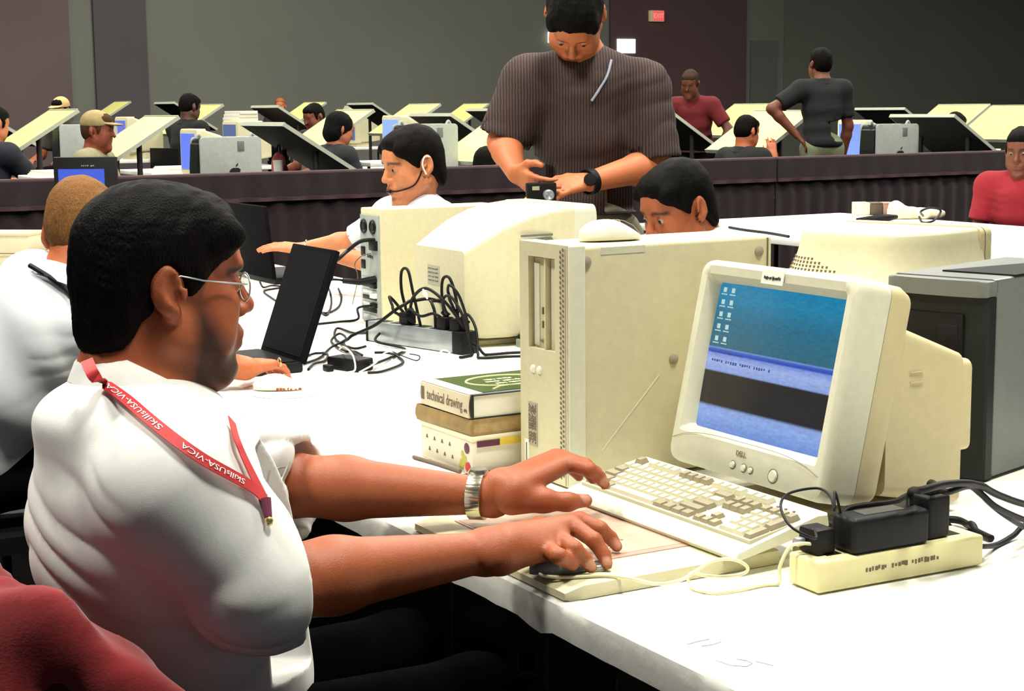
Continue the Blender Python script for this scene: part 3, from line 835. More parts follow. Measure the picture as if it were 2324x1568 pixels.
# ================================================================== books beside the tower
def book(name, label, loc, rz, L, D, T, cover, pages=None, group=None, spine=None):
    """L along x (spine length), D along y (from spine to fore edge), T thick; spine at y = 0, facing -y"""
    t = thing(name, label, 'book', loc, rz, group)
    c = 0.0025
    box('cover', (0, 0, T - c), (L, D, T), cover, t, 0.0008)
    box('back_cover', (0, 0, 0), (L, D, c), cover, t, 0.0008)
    n = 6; pr = [(0.0 - 0.004 * math.sin(math.pi * k / n), T * k / n) for k in range(n + 1)]
    obj('spine', prism_me(pr + [(0.004, T), (0.004, 0)], 'x', 0, L), spine or cover, t)
    box('pages', (0.003, 0.004, c), (L - 0.003, D - 0.004, T - c), pages or M['paper'], t)
    return t
green = mat('green_book_cover', (0.040, 0.062, 0.014), 0.75, 0.1, spec=0.08)
darkc = mat('dark_green_cloth', (0.012, 0.018, 0.016), 0.5)
BX = -2.715
bk = book('textbook', 'green textbook titled technical drawing, topmost on the stack', W(BX, 1.372, 0.8302), YAW, 0.195, 0.24, 0.044, darkc, M['paper'])
gc = box('cover_sheet', (0.0, 0.02, 0.0442), (0.18, 0.24, 0.0448), green, bk)
sp = box('spine_label', (0.004, -0.0052, 0.002), (0.191, 0.001, 0.0435), mat('cream_spine', (0.66, 0.58, 0.40), 0.5), bk, 0.001)
box('spine_top', (0.0, -0.003, 0.0440), (0.19, 0.026, 0.0452), mat('cream_spine', (0.66, 0.58, 0.40)), bk, 0.0006)
tx = obj('spine_title', text_me('technical drawing', 0.023, 0.0003), M['ink_brown'], sp); place(tx, (0.100, -0.0056, 0.023), (1, 0, 0), (0, 0, 1))
tx.scale = (0.86, 1.25, 1)
box('spine_mark', (0.008, -0.0058, 0.012), (0.020, -0.005, 0.036), M['ink_brown'], sp)
print_bars('spine_print', sp, (0.181, -0.0056, 0.014), (1, 0, 0), (0, 0, 1), 0.012, 0.008, M['ink_brown'], 3, (1,), 5)
ov = [(0.09 + 0.055 * math.cos(a * math.pi / 16), 0.125 + 0.075 * math.sin(a * math.pi / 16), 0.0452) for a in range(32)]
cream = mat('cream_print', (0.72, 0.70, 0.36), 0.5)
obj('cover_ring', tube_me(ov, 0.0022, 6, True), cream, gc)
obj('cover_swoop', tube_me([(0.165, 0.06, 0.0450), (0.145, 0.085, 0.0450), (0.14, 0.13, 0.0450), (0.15, 0.17, 0.0450), (0.172, 0.21, 0.0450)], 0.0020, 6), cream, gc)
for k in range(3): print_bars('cover_title', gc, (0.068 + 0.022 * k, 0.125, 0.0450), (0, 1, 0), (-1, 0, 0), 0.075 - 0.016 * abs(k - 1), 0.013, cream, 60 + k, (1, 1.3), 16)
bk2 = book('hardback_book', 'worn brown hardback under the green textbook', W(BX - 0.008, 1.365, 0.800), YAW + R(1.5), 0.205, 0.235, 0.030, mat('brown_book_cloth', (0.30, 0.20, 0.075), 0.7, 0.25, 30), mat('tan_pages', (0.45, 0.31, 0.14), 0.8, 0.2, 60))
bx = thing('paper_box', 'white carton with printed fruit at the bottom of the book stack', 'box', W(BX + 0.002, 1.368, ZT), YAW)
L_, D_, H_ = 0.198, 0.25, 0.070
box('carton', (0, 0, 0), (L_, D_, H_ - 0.006), mat('white_carton', (0.72, 0.66, 0.52), 0.7, 0.05), bx, 0.002)
box('lid', (-0.001, -0.002, H_ - 0.008), (L_ + 0.002, D_ + 0.001, H_), mat('pale_lid', (0.75, 0.70, 0.5), 0.6), bx, 0.001)
for r_ in range(2):
    for k in range(4):
        o = obj('printed_dot', prism_me([(-.0035, -.003), (.0035, -.003), (0, .004)], 'y', -0.0012, 0.0), M['ink_brown'], bx); o.location = (0.025 + 0.03 * k + .01 * r_, 0, 0.044 - 0.022 * r_)
for k in range(7):
    o = obj('printed_leaf', lathe_me([(0, -.001), (.006, 0), (0, .001)], 10), mat('yellow_green_print', (0.45, 0.40, 0.06)), bx); place(o, (0.155 + 0.007 * (k % 3) + .004 * (k // 3), -0.0006, 0.012 + 0.0075 * (k // 2)), (1, 0, 0), (0, 0, 1))
o = obj('printed_apple', lathe_me([(0, -.0012), (.0095, 0), (0, .0012)], 16), mat('red_print', (0.5, 0.02, 0.015)), bx); place(o, (0.184, -0.0012, 0.013), (1, 0, 0), (0, 0, 1))
o = obj('printed_grape', lathe_me([(0, -.0012), (.010, 0), (0, .0012)], 16), mat('plum_print', (0.10, 0.02, 0.04)), bx); place(o, (0.180, -0.0008, 0.047), (1, 0, 0), (0, 0, 1))
box('dark_band', (L_ + 0.001, 0.01, 0.051), (L_ + 0.004, 0.055, 0.061), mat('plum_print', (0.1, .02, .04)), bx)
box('yellow_band', (L_ + 0.001, 0.055, 0.051), (L_ + 0.004, 0.12, 0.063), mat('yellow_tab', (0.72, 0.52, 0.06)), bx)
tag(obj('ink_pen', tube_me([W(-2.501, 1.33, ZT + .0048), W(-2.501, 1.39, ZT + .0048), W(-2.501, 1.452, ZT + .0048)], 0.0048, 10), M['black']), 'black pen lying against the foot of the beige tower', 'pen')
tag(obj('pencil', tube_me([W(-2.70, 1.345, ZT + .004), W(-2.62, 1.355, ZT + .004), W(-2.545, 1.36, ZT + .004)], 0.0038, 8), M['ink_brown']), 'dark pencil lying in front of the fruit-printed carton', 'pencil')

# ================================================================== power strip, adapters and cables at the right
pst = thing('power_strip', 'cream power strip carrying black adapters near the keyboard', 'power strip', W(-1.700, 1.412, ZT), YAW + R(-2.4))
box('strip_body', (0, 0, 0.002), (0.066, 0.292, 0.046), mat('cream_plastic', (0.74, 0.68, 0.36), 0.45, 0.03), pst, 0.005, 3)
for k in range(6): box('socket', (0.018, 0.03 + k * 0.042, 0.0455), (0.046, 0.055 + k * 0.042, 0.0467), M['black'], pst)
print_bars('strip_print', pst, (0.0664, 0.145, 0.025), (0, 1, 0), (0, 0, 1), 0.13, 0.008, M['ink_brown'], 77, (1, .75, 1.3), 26)
pa = thing('power_adapter', 'large black power adapter plugged across the cream power strip', 'adapter', W(-1.672, 1.47, ZT + .046), YAW + R(-2))
box('adapter_body', (-0.012, 0.0, 0.0), (0.040, 0.135, 0.050), M['black'], pa, 0.008, 3)
box('painted_glare', (0.0, 0.03, 0.0495), (0.026, 0.10, 0.0506), mat('glare_grey', (.05, .055, .06), .25), pa)  # lighter patch painted as the reflection on the black adapter
pa2 = thing('power_adapter', 'small black plug adapter at the far end of the power strip', 'adapter', W(-1.672, 1.61, ZT + .046), YAW)
box('adapter_body', (-0.010, 0.0, 0.0), (0.034, 0.042, 0.062), M['black'], pa2, 0.006, 3)
box('prong_cover', (0.0, 0.008, 0.06), (0.024, 0.034, 0.068), M['black_soft'], pa2, 0.002)
pa3 = thing('plug', 'small black plug with a grey collar at the near end of the strip', 'plug', W(-1.690, 1.425, ZT + .046), YAW)
box('plug_body', (-0.006, 0.0, 0.0), (0.034, 0.034, 0.036), M['black'], pa3, 0.005)
box('plug_collar', (0.0, -0.014, 0.010), (0.012, 0.0, 0.022), M['metal'], pa3, 0.003)
pa4 = thing('power_adapter', 'flat black adapter lying behind the cream power strip', 'adapter', W(-1.82, 1.56, ZT), YAW + R(6))
box('adapter_body', (0, 0, 0), (0.09, 0.16, 0.048), M['black_soft'], pa4, 0.008, 3)
def zc(lst): return [Pz(px, py, ZT + z) for px, py, z in lst]
BKR = M['black_rubber']
cable('cable', 'thin black cord looping up over the keyboard corner', [W(-1.676, 1.436, ZT + .080)] + zc([(1850, 1222, .085), (1795, 1195, .10), (1772, 1150, .115), (1790, 1120, .12), (1855, 1108, .12), (1885, 1128, .115), (1893, 1158, .105)]) + [W(-1.678, 1.474, ZT + .125), W(-1.672, 1.480, ZT + .094)], 0.0019, BKR)
cable('cable', 'thick black cable arching from the adapter to the right', [W(-1.655, 1.590, ZT + .092), W(-1.656, 1.592, ZT + .115)] + zc([(2092, 1112, .143), (2150, 1098, .145), (2215, 1100, .13), (2270, 1125, .10), (2330, 1145, .07), (2420, 1160, .03)]), 0.0052, BKR)
cable('cable', 'second black cable arching beside the thick one', [W(-1.660, 1.630, ZT + .108), W(-1.660, 1.634, ZT + .122)] + zc([(2148, 1116, .132), (2205, 1104, .125), (2260, 1150, .09), (2340, 1185, .05), (2430, 1210, .02)]), 0.0046, BKR)
cable('cable', 'low black cable rising behind the flat adapter', [W(-1.79, 1.585, ZT + .046), W(-1.79, 1.60, ZT + .062)] + zc([(1985, 1143, .068), (2030, 1138, .07)]) + [W(-1.775, 1.715, ZT + .072), W(-1.77, 1.755, ZT + .045), W(-1.765, 1.79, ZT + .006), W(-1.76, 1.83, ZT + .004)], 0.0040, BKR)
cable('cable', 'black cable lying from the strip to the right edge', [W(-1.655, 1.700, ZT + .025), W(-1.648, 1.722, ZT + .020)] + zc([(2262, 1236, .005), (2300, 1215, .008), (2330, 1190, .02), (2400, 1180, .02)]), 0.0042, BKR)
cable('cable', 'flat black cable running behind the monitor foot', zc([(2050, 1176, .02), (2130, 1178, .012), (2180, 1182, .01), (2215, 1205, .008), (2250, 1222, .006)]), 0.0058, BKR)
cable('cable', 'black cable dropping in a loop at the right edge', zc([(2215, 1105, .12), (2245, 1140, .09), (2290, 1175, .06), (2335, 1200, .02), (2420, 1230, .006)]), 0.0044, BKR)
cable('puck_cord', 'cream puck cord curling over the tablet to the strip', zc([(1256, 1300, .026), (1228, 1296, .027), (1232, 1306, .025), (1290, 1310, .024), (1370, 1306, .024), (1430, 1312, .024), (1490, 1325, .024), (1545, 1316, .026), (1580, 1295, .030), (1620, 1272, .034), (1665, 1270, .036), (1695, 1285, .026), (1690, 1300, .015), (1650, 1308, .010), (1600, 1306, .012), (1572, 1300, .02), (1562, 1312, .010), (1572, 1335, .003), (1620, 1345, .003), (1680, 1338, .003), (1735, 1327, .003), (1768, 1324, .004)]) + [W(-1.690, 1.390, ZT + .030), W(-1.684, 1.402, ZT + .057), W(-1.674, 1.416, ZT + .062), W(-1.668, 1.430, ZT + .060)], 0.0024, mat('cream_cord', (0.74, 0.69, 0.44), 0.5))

# ================================================================== grey tower and the rear-facing monitor at the right
gt = thing('computer_tower', 'dark grey computer tower with a charcoal front behind the CRT monitor', 'computer', Py(2232, 1095, 2.774) * 1.0, R(-14))
p = Pz(2232, 1097, ZT); gt.location = (p.x, p.y, ZT); gt.rotation_euler = (0, 0, R(-44))
gw, gd, gh = 0.195, 0.42, 0.350
prof = [(0.0, 0.0), (gd, 0.0), (gd, gh), (0.03, gh), (0.008, gh - 0.006), (0.0, gh - 0.03)]
obj('case', prism_me([(0.02, 0.005), (gd, 0.005), (gd, gh), (0.02, gh)], 'x', -gw, 0.0, 0.006), M['grey'], gt)
arc = [(-gw / 2 + gw / 2 * math.cos(a), -0.016 * math.sin(a)) for a in np.linspace(0, math.pi, 12)]
obj('top_visor', prism_me(arc + [(-gw, 0.03), (0, 0.03)], 'z', gh - 0.030, gh - 0.002, 0.004), M['grey'], gt)
obj('front_panel', prism_me([(x, y * 0.6 + 0.004) for x, y in arc] + [(-gw, 0.03), (0, 0.03)], 'z', 0.005, gh - 0.030), M['grey_dark'], gt)
box('drive_bay', (-gw * 0.78, -0.010, gh - 0.145), (-gw * 0.22, 0.0, gh - 0.06), M['black'], gt, 0.002)
box('drive_slot', (-gw * 0.46, -0.012, gh - 0.125), (-gw * 0.26, -0.008, gh - 0.08), M['black_soft'], gt, 0.002)
box('power_light', (-gw * 0.70, -0.0125, gh - 0.128), (-gw * 0.67, -0.009, gh - 0.124), mat('green_led', (0.02, .2, .02), emit=(0.15, .9, .1), estr=1.2), gt)
box('lower_latch', (-gw * 0.38, -0.010, gh - 0.205), (-gw * 0.33, -0.004, gh - 0.165), M['grey'], gt, 0.001)
rv = prism_me([(-0.14, 0.09), (0.0, 0.09), (0.0, 0.40), (-0.06, 0.40)], 'z', gh - 0.0005, gh + 0.003)
obj('top_recess', rv, M['grey_dark'], gt)

def crt_rear(label, s0, t0, w, h, zb, d_front=0.09, depth=0.40, name='crt_monitor', group=None, curved=False, mats=('beige', 'beige_pale'), rz=0.0):
    """CRT seen from behind: back toward -y, screen toward +y; origin at the back-left foot"""
    t = thing(name, label, 'monitor', W(s0, t0, ZT), YAW + rz, group)
    y1 = depth; y0 = depth - d_front
    z0, z1 = zb, zb + h
    br = lambda y, a, b, c, d, r: [(x, y, z) for x, z in rrect(a, b, c, d, r, 4)]
    obj('front_bezel', loft_me([br(y0, 0, w, z0, z1, .02), br(y1 - .01, 0, w, z0, z1, .02), br(y1, .012, w - .012, z0 + .012, z1 - .012, .02)], True, True, 38), M[mats[1]], t)
    if curved:
        secs = []
        for f in np.linspace(0, 1, 9):
            g = 0.02 + 0.12 * (1 - f) ** 2.0; gt_ = 0.004 + 0.014 * (1 - f) ** 1.5
            secs.append(br(y0 * f, g, w - g, z0 + 0.02 * (1 - f), z1 - gt_, .02 + .03 * (1 - f)))
        obj('rear_housing', loft_me(secs, True, True, 40), M[mats[0]], t)
    else:
        secs = [br(y, g, w - g, zlo, zhi, .014) for y, g, zlo, zhi in ((0.0, .05, z0 + .0, z1 - .115), (0.012, .045, z0 - .005, z1 - .108), (0.06, .034, z0 - .01, z1 - .080), (0.12, .022, z0 - .01, z1 - .048), (0.19, .012, z0 - .006, z1 - .022), (0.26, .006, z0, z1 - .008), (y0, .002, z0, z1 - .002))]
        obj('rear_housing', loft_me(secs, True, True, 40), M[mats[0]], t)
    obj('base_plate', loft_me([br(0.06, w * .2, w * .8, 0, .015, .004), br(y1 - .08, w * .2, w * .8, 0, .015, .004)], True), M[mats[0]], t)
    obj('swivel_neck', lathe_me([(0.08, 0.012), (0.09, zb * .5), (0.11, zb + .015)], 24), M[mats[0]], t).location = (w / 2, y1 * 0.5, 0)
    return t
m3 = thing('crt_monitor', 'beige CRT monitor turned away beyond the grey tower, flared vented back', 'monitor', W(-2.76, 2.25, ZT), YAW + R(17))
def m3_ring(z, o_):
    x0, x1, y1 = 0.0, 0.33, 0.27; out = []
    for k in range(40):                                  # rounded back, straight sides to the bezel
        a = math.pi + math.pi * k / 39
        ca, sa = math.cos(a), math.sin(a)
        x = (x0 + x1) / 2 + ((x1 - x0) / 2 + o_ * .7) * math.copysign(abs(ca) ** .55, ca)
        y = y1 + (y1 + o_) * -abs(sa) ** .62
        out.append((x, y, z))
    return out
rings = [m3_ring(z, o_) for z, o_ in ((.386, -.012), (.384, -.004), (.378, .0), (.36, .003), (.335, .010), (.31, .021), (.285, .036), (.26, .052), (.23, .062), (.12, .062), (.06, .03), (.04, -.02))]
obj('rear_housing', loft_me(rings[::-1], True, True, 50), M['beige'], m3)
obj('front_bezel', loft_me([[(x, y, z) for x, z in rrect(-.006, .336, .035, .388, .018, 4)] for y in (.262, .31)], True, True, 40), M['beige_deep'], m3)
obj('bezel_seam', loft_me([[(x, y, z) for x, z in rrect(-.0065, .3365, .034, .3885, .018, 4)] for y in (.280, .283)], False, True, 40), M['seam'], m3)
obj('base_plate', lathe_me([(.13, 0), (.135, .008), (.12, .03), (.10, .045)], 28), M['beige'], m3).location = (.165, .15, 0)
bm = bmesh.new()
zs_ = [.327 - .0075 * j for j in range(9)]
oo = lambda z: np.interp(z, [.26, .285, .31, .335], [.052, .036, .021, .010])
for k in range(17):
    x = .0 + k * .0105
    for j, z in enumerate(zs_):
        if k > 9 and j < (k - 9) * .5: continue
        o_ = float(oo(z)); cx_ = .165; ca = (x - cx_) / (.165 + o_ * .7); ca = math.copysign(min(abs(ca), .999) ** (1 / .55), ca); sa = math.sqrt(max(0, 1 - ca * ca))
        y = .27 - (.27 + o_) * sa ** .62
        add_box(bm, (x - .002, y - .0012, z - .0026), (x + .002, y + .004, z + .0026))
obj('vent_holes', bm_mesh(bm), M['ink_brown'], m3)

# ================================================================== middle tower (rear ports) and rear-facing monitor
mt = thing('computer_tower', 'beige computer tower showing its grey rear ports, behind the cable tangle', 'computer', W(-4.600, 2.121, ZT), YAW)
mw, md, mh = 0.147, 0.43, 0.350
box('case', (0, 0.004, 0), (mw, md, mh), M['beige'], mt, 0.004, 2)
rp = box('rear_plate', (0.006, -0.001, 0.006), (mw - 0.012, 0.006, mh - 0.02), M['grey_mac'], mt, 0.001)
for xo in (0.035, 0.098):
    o = obj('fan_grille', tube_me([(0.020 * math.cos(a * .5236), 0, 0.020 * math.sin(a * .5236)) for a in range(12)], 0.003, 6, True), M['black'], mt); o.location = (xo, -0.003, mh - 0.055)
    o = obj('fan_hub', lathe_me([(0.012, -0.002), (0.012, 0.002)], 14), M['black'], mt); o.location = (xo, -0.003, mh - 0.055); o.rotation_euler = (R(90), 0, 0)
box('power_inlet', (0.085, -0.012, mh - 0.125), (0.128, 0.004, mh - 0.095), M['black'], mt, 0.003)
for k, zz_ in enumerate((0.205, 0.165)): box('rear_port', (0.012, -0.004, zz_), (0.04, 0.004, zz_ + 0.028), M['black'], mt, 0.002)
for k in range(7): box('slot_cover', (0.018, -0.003, 0.016 + k * 0.019), (0.115, 0.002, 0.029 + k * 0.019), M['black'] if k % 2 else M['metal'], mt, 0.001)
for k in range(3): box('connector', (0.085, -0.012, 0.05 + k * 0.03), (0.118, 0.0, 0.066 + k * 0.03), M['white'] if k == 1 else M['black'], mt, 0.002)
print_bars('marker_scrawl', mt, (0.075, -0.0016, mh - 0.145), (1, 0, 0), (0, 0, 1), 0.04, 0.014, M['ink'], 12, (1,), 6)

m2 = crt_rear('beige CRT monitor turned away, its labelled back above the cable tangle', -4.235, 2.10, 0.395, 0.345, 0.035, 0.08, 0.40)
bm = bmesh.new()
for k in range(3): add_box(bm, (0.3905, 0.15 + .004 * k, 0.300 - k * 0.013), (0.3945, 0.25, 0.3055 - k * 0.013), 0, 1)
obj('side_vents', bm_mesh(bm), M['grey'], m2)
lab = box('rating_label', (0.13, -0.0012, 0.16), (0.20, 0.0, 0.215), mat('grey_rating_label', (0.42, .42, .33), .6), m2)
for k in range(4): print_bars('label_print', lab, (0.165, -0.0018, 0.205 - k * 0.011), (1, 0, 0), (0, 0, 1), 0.06, 0.005, M['ink_brown'], 40 + k, (1, .7, 1), 16)
box('signal_socket', (0.19, -0.003, 0.112), (0.225, 0.0, 0.125), M['seam'], m2, 0.001)
bd = thing('ring_binder', 'grey-green flat binder half under the rear-facing monitor', 'binder', W(-3.86, 2.24, ZT), YAW + R(-4))
box('binder_cover', (0, 0, 0), (0.12, 0.24, 0.022), mat('grey_green_vinyl', (0.30, 0.34, 0.28), .5), bd, 0.003)
box('binder_pages', (0.004, 0.004, 0.022), (0.116, 0.236, 0.034), M['black_soft'], bd, 0.003)

# ================================================================== metal strip with the cable tangle
hb = thing('power_strip', 'silver metal power strip with black end under the cable tangle', 'power strip', W(-4.18, 1.945, ZT), YAW + R(14))
box('strip_body', (0.0, 0, 0.002), (0.355, 0.055, 0.058), M['metal'], hb, 0.003)
box('end_cap', (0.355, -0.002, 0.0), (0.395, 0.057, 0.060), M['black'], hb, 0.003)
box('end_cap', (-0.008, -0.002, 0.0), (0.0, 0.057, 0.060), M['black_soft'], hb, 0.003)
for k in range(6): box('socket', (0.03 + k * .055, 0.012, 0.0575), (0.062 + k * .055, 0.043, 0.0592), M['black'], hb)
for k in (2, 5, 6): box('plug_head', (0.02 + k * .052, 0.010, 0.0585), (0.056 + k * .052, 0.044, 0.092), M['black'], hb, 0.004)
ad = thing('power_adapter', 'black power adapter lying among the tangled cords', 'adapter', Pz(795, 838, ZT), YAW + R(20))
box('adapter_body', (-0.055, -0.03, 0), (0.055, 0.03, 0.032), M['black'], ad, 0.006, 3)
ad2 = thing('plug', 'tiny black connector at the end of the laptop cord', 'plug', Pz(745, 842, ZT), YAW)
box('plug_body', (-0.016, -0.009, 0), (0.016, 0.009, 0.016), M['black'], ad2, 0.003)
T_ = lambda lst: [Pz(px, py, ZT + z) for px, py, z in lst]
bpy.context.view_layer.update()
HM = hb.matrix_world.copy()
def hu(x, y, z): return HM @ Vector((x, y, z))          # a point in the metal strip's own frame
A_, B_, C_ = hu(.142, .027, .088), hu(.298, .027, .088), hu(.350, .027, .088)     # tops of the plug heads
SOCK = W(-4.03, 2.096, ZT + .118)                       # signal socket on the monitor's back
tang = [
    ('thick black cable leaning from the adapter to the monitor back', [Pz(835, 822, ZT + .016), hu(.03, -.11, .012), hu(.10, -.055, .06), hu(.165, -.010, .115), hu(.19, .05, .130), SOCK], .0046),
    ('black cable looping high over the metal strip', [A_, hu(.125, .022, .15), hu(.135, .015, .205), hu(.165, .012, .210), hu(.185, .012, .15), hu(.198, .026, .058)], .0042),
    ('black cable bundle hanging below the monitor socket', [SOCK + Vector((.012, 0, 0)), hu(.205, .060, .125), hu(.235, .035, .125), hu(.255, .028, .10), hu(.258, .028, .058)], .0046),
    ('black cable looping right of the monitor socket', [B_, hu(.292, .022, .15), hu(.305, .015, .195), hu(.335, .012, .200), hu(.352, .018, .15), C_], .0042),
    ('black cable arching down past the strip end', [B_ + Vector((.008, 0, 0)), hu(.315, .005, .14), hu(.365, -.012, .155), hu(.410, -.012, .11), hu(.425, .0, .04), hu(.432, .0, .005), hu(.440, -.05, .005)], .0040),
    ('black cable trailing from the strip toward the tower front', [C_, hu(.385, .030, .105), hu(.425, .022, .07), hu(.455, .0, .012), hu(.49, -.02, .005), W(-3.68, 2.12, ZT + .005), W(-3.64, 2.20, ZT + .005)], .0038),
    ('second black cable trailing toward the tower front', [hu(.392, .035, .03), hu(.415, .036, .022), hu(.445, .030, .006), W(-3.74, 2.09, ZT + .005), W(-3.735, 2.16, ZT + .005), W(-3.70, 2.24, ZT + .005)], .0038),
    ('black cable winding left of the metal strip', [hu(-.006, .030, .03), hu(-.035, .020, .018)] + T_([(800, 755, .006), (765, 745, .006), (762, 770, .006), (800, 790, .006), (830, 786, .006)]), .0036),
    ('black cord running from the laptop to the tower ports', T_([(722, 735, .004), (770, 730, .005), (812, 724, .008)]) + [W(-4.525, 2.075, ZT + .05), W(-4.507, 2.112, ZT + .058)], .0036),
    ('black cord winding past the small adapter', T_([(690, 825, .004), (725, 812, .006), (752, 788, .008), (785, 770, .02), (770, 757, .02), (752, 775, .006), (780, 795, .006), (805, 798, .006), (822, 806, .006)]), .0034),
    ('black cord curled on the table before the metal strip', T_([(835, 846, .005), (870, 842, .005), (915, 822, .005), (885, 802, .006), (850, 800, .008)]), .0036),
    ('thin dark wire wandering over the table', T_([(885, 795, .003), (915, 808, .003), (945, 818, .003), (952, 808, .003), (930, 803, .003)]), .0016),
    ('black cable looping low before the monitor socket', [A_ + Vector((-.008, 0, 0)), hu(.115, .0, .125), hu(.125, -.022, .135), hu(.155, -.022, .095), hu(.168, .012, .075), hu(.172, .026, .058)], .0042),
    ('black cable crossing the bundle to the strip end', [A_ + Vector((.009, 0, 0)), hu(.195, .0, .135), hu(.265, -.012, .170), hu(.335, -.008, .140), hu(.372, .015, .085), hu(.376, .026, .058)], .0044),
    ('black cable sagging between two plugs on the strip', [A_ + Vector((.004, .006, 0)), hu(.175, .008, .105), hu(.225, .003, .090), hu(.270, .010, .100), B_ + Vector((-.008, 0, 0))], .0040),
    ('black cable standing in a narrow loop at the strip end', [C_ + Vector((.004, .005, 0)), hu(.345, .0, .150), hu(.360, -.012, .185), hu(.390, -.006, .160), hu(.392, .020, .095), hu(.386, .030, .058)], .0040),
    ('black cord snaking from the adapter to the strip', T_([(838, 830, .016), (885, 812, .006), (918, 792, .006)]) + [hu(.075, -.030, .010), hu(.055, -.002, .028)], .0040),
    ('black cord bunched left of the adapter', T_([(688, 812, .004), (715, 802, .006), (742, 804, .012), (738, 818, .006), (712, 826, .006), (700, 838, .004)]), .0034)]
for lab, pl, r_ in tang: cable('cable', lab, pl, r_, BKR)
cable('cable', 'thin white cord arching over the black adapter', T_([(790, 845, .003), (806, 838, .03), (800, 805, .05), (780, 787, .05), (770, 792, .03)]), .0022, M['white'])
cable('cable', 'thin white cord straggling before the metal strip', T_([(815, 845, .003), (850, 825, .02), (875, 800, .03), (915, 795, .03), (985, 805, .02), (1005, 795, .03), (1020, 800, .02), (1022, 815, .003)]), .0022, M['white'])
cable('cable', 'faint white mouse cord lying across the table', T_([(665, 870, .004), (740, 862, .003), (800, 860, .003), (860, 858, .003), (925, 875, .003), (870, 880, .003)]), .0014, M['white'])
# plugs and cords at the back of the middle tower
cable('mains_cable', 'thick black power cord plugged into the tower rear', [Ps(856, 545, -4.49), Ps(820, 547, -4.50), Ps(790, 568, -4.52), Ps(760, 595, -4.55), Pz(728, 622, ZT + .05), Pz(700, 660, ZT + .006), Pz(690, 690, ZT + .006)], .006, BKR)
cable('video_cord', 'black video cord with a thick plug at the tower rear', [Ps(850, 634, -4.49), Ps(825, 640, -4.50), Ps(800, 640, -4.50), Ps(778, 636, -4.51), Ps(745, 634, -4.53), Pz(720, 640, ZT + .05), Pz(715, 690, ZT + .01), Pz(740, 715, ZT + .004), Pz(752, 690, ZT + .01), Pz(748, 660, ZT + .05), Ps(735, 640, -4.5)], .0035, BKR)
pv = thing('plug', 'thick black video plug between cord and tower rear', 'plug', Ps(792, 639, -4.505), YAW)
bpy.context.view_layer.update()
obj('plug_body', tube_me([lcl(pv, Ps(852, 634, -4.49)), lcl(pv, Ps(815, 640, -4.495)), lcl(pv, Ps(778, 637, -4.505))], [.012, .010, .008], 10), M['black'], pv)
cable('signal_cord', 'thin brown signal cord beside the tower rear', [Ps(842, 575, -4.5), Ps(822, 580, -4.51), Ps(805, 600, -4.53), Ps(812, 630, -4.53), Pz(800, 690, ZT + .01)], .0016, M['ink_brown'])
# tied white tag on the cable bundle
o = box('cable_tie', (-.012, -.002, -.008), (.012, .002, .010), M['white'], None, .001); o.location = Pz(965, 668, ZT + .185); o.rotation_euler = (0.3, 0.4, YAW)
tag(o, 'scrap of white tape tied round the black cables', 'tape')

# ================================================================== laptops
def laptop(label, s0, t0, w, face, lean, lid_h, deck=0.22, badge=False, rz=0.0):
    """face=-1: screen toward -v (we see the screen); face=+1: lid back toward -v"""
    t = thing('laptop', label, 'laptop', W(s0, t0, ZT), YAW + rz)
    if face < 0: box('deck', (0, -deck, 0.0), (w, 0.0, 0.026), M['black'], t, 0.006)
    else: box('deck', (0, 0.0, 0.0), (w, deck, 0.026), M['black'], t, 0.006)
    lm = Matrix.Translation((0, 0, 0.02)) @ Matrix.Rotation(R(-lean), 4, 'X')
    o = box('lid', (0, -0.008, 0.0), (w, 0.008, lid_h), M['lid_black'], t, 0.004); o.matrix_local = lm
    if face < 0:
        o2 = box('display', (0.012, -0.0095, 0.014), (w - 0.012, -0.008, lid_h - 0.012), mat('dark_display', (0.006, 0.006, 0.007), 0.7, 0.2, spec=0.06), o)
        o3 = box('keyboard_tray', (0.012, -deck * .55, 0.0262), (w - 0.012, -0.015, 0.029), M['black_soft'], t, .001)
        box('touch_pad', (w * .36, -deck * .92, 0.0262), (w * .64, -deck * .64, 0.0275), M['grey_dark'], t)
    if badge:
        o2 = obj('round_badge', lathe_me([(0.0, 0.003), (0.018, 0.003), (0.023, 0.0)], 20), M['metal'], o); o2.scale = (0.62, 0.62, 1)
        place(o2, (badge[0], -0.008, badge[1]), (1, 0, 0), (0, 0, 1)); o2.scale = (.9, .9, 1)
        o3 = obj('badge_centre', lathe_me([(0.0, 0.004), (0.010, 0.0035), (0.011, 0.002)], 16), M['grey_dark'], o2)
    return t
lp1 = laptop('open black laptop with a dark screen under the hand wearing a ring', -4.04, 1.575, 0.275, -1, 20, 0.295)
lp2 = laptop('black laptop seen from behind, round silver badge on its lid', -6.16, 2.30, 0.41, 1, -6, 0.275, 0.24, badge=(0.07, 0.215))
cable('cable', 'black cord curling from the far side of the badge laptop', T_([(590, 640, .02), (598, 652, .01), (618, 648, .006), (640, 652, .004), (600, 660, .004), (615, 675, .004), (640, 690, .004)]), .0035, BKR)
cable('cable', 'black cord hanging in a loop beside the dark-screened laptop', T_([(768, 655, .004), (775, 675, .004), (768, 697, .004), (742, 710, .004), (716, 706, .004)]), .0036, BKR)
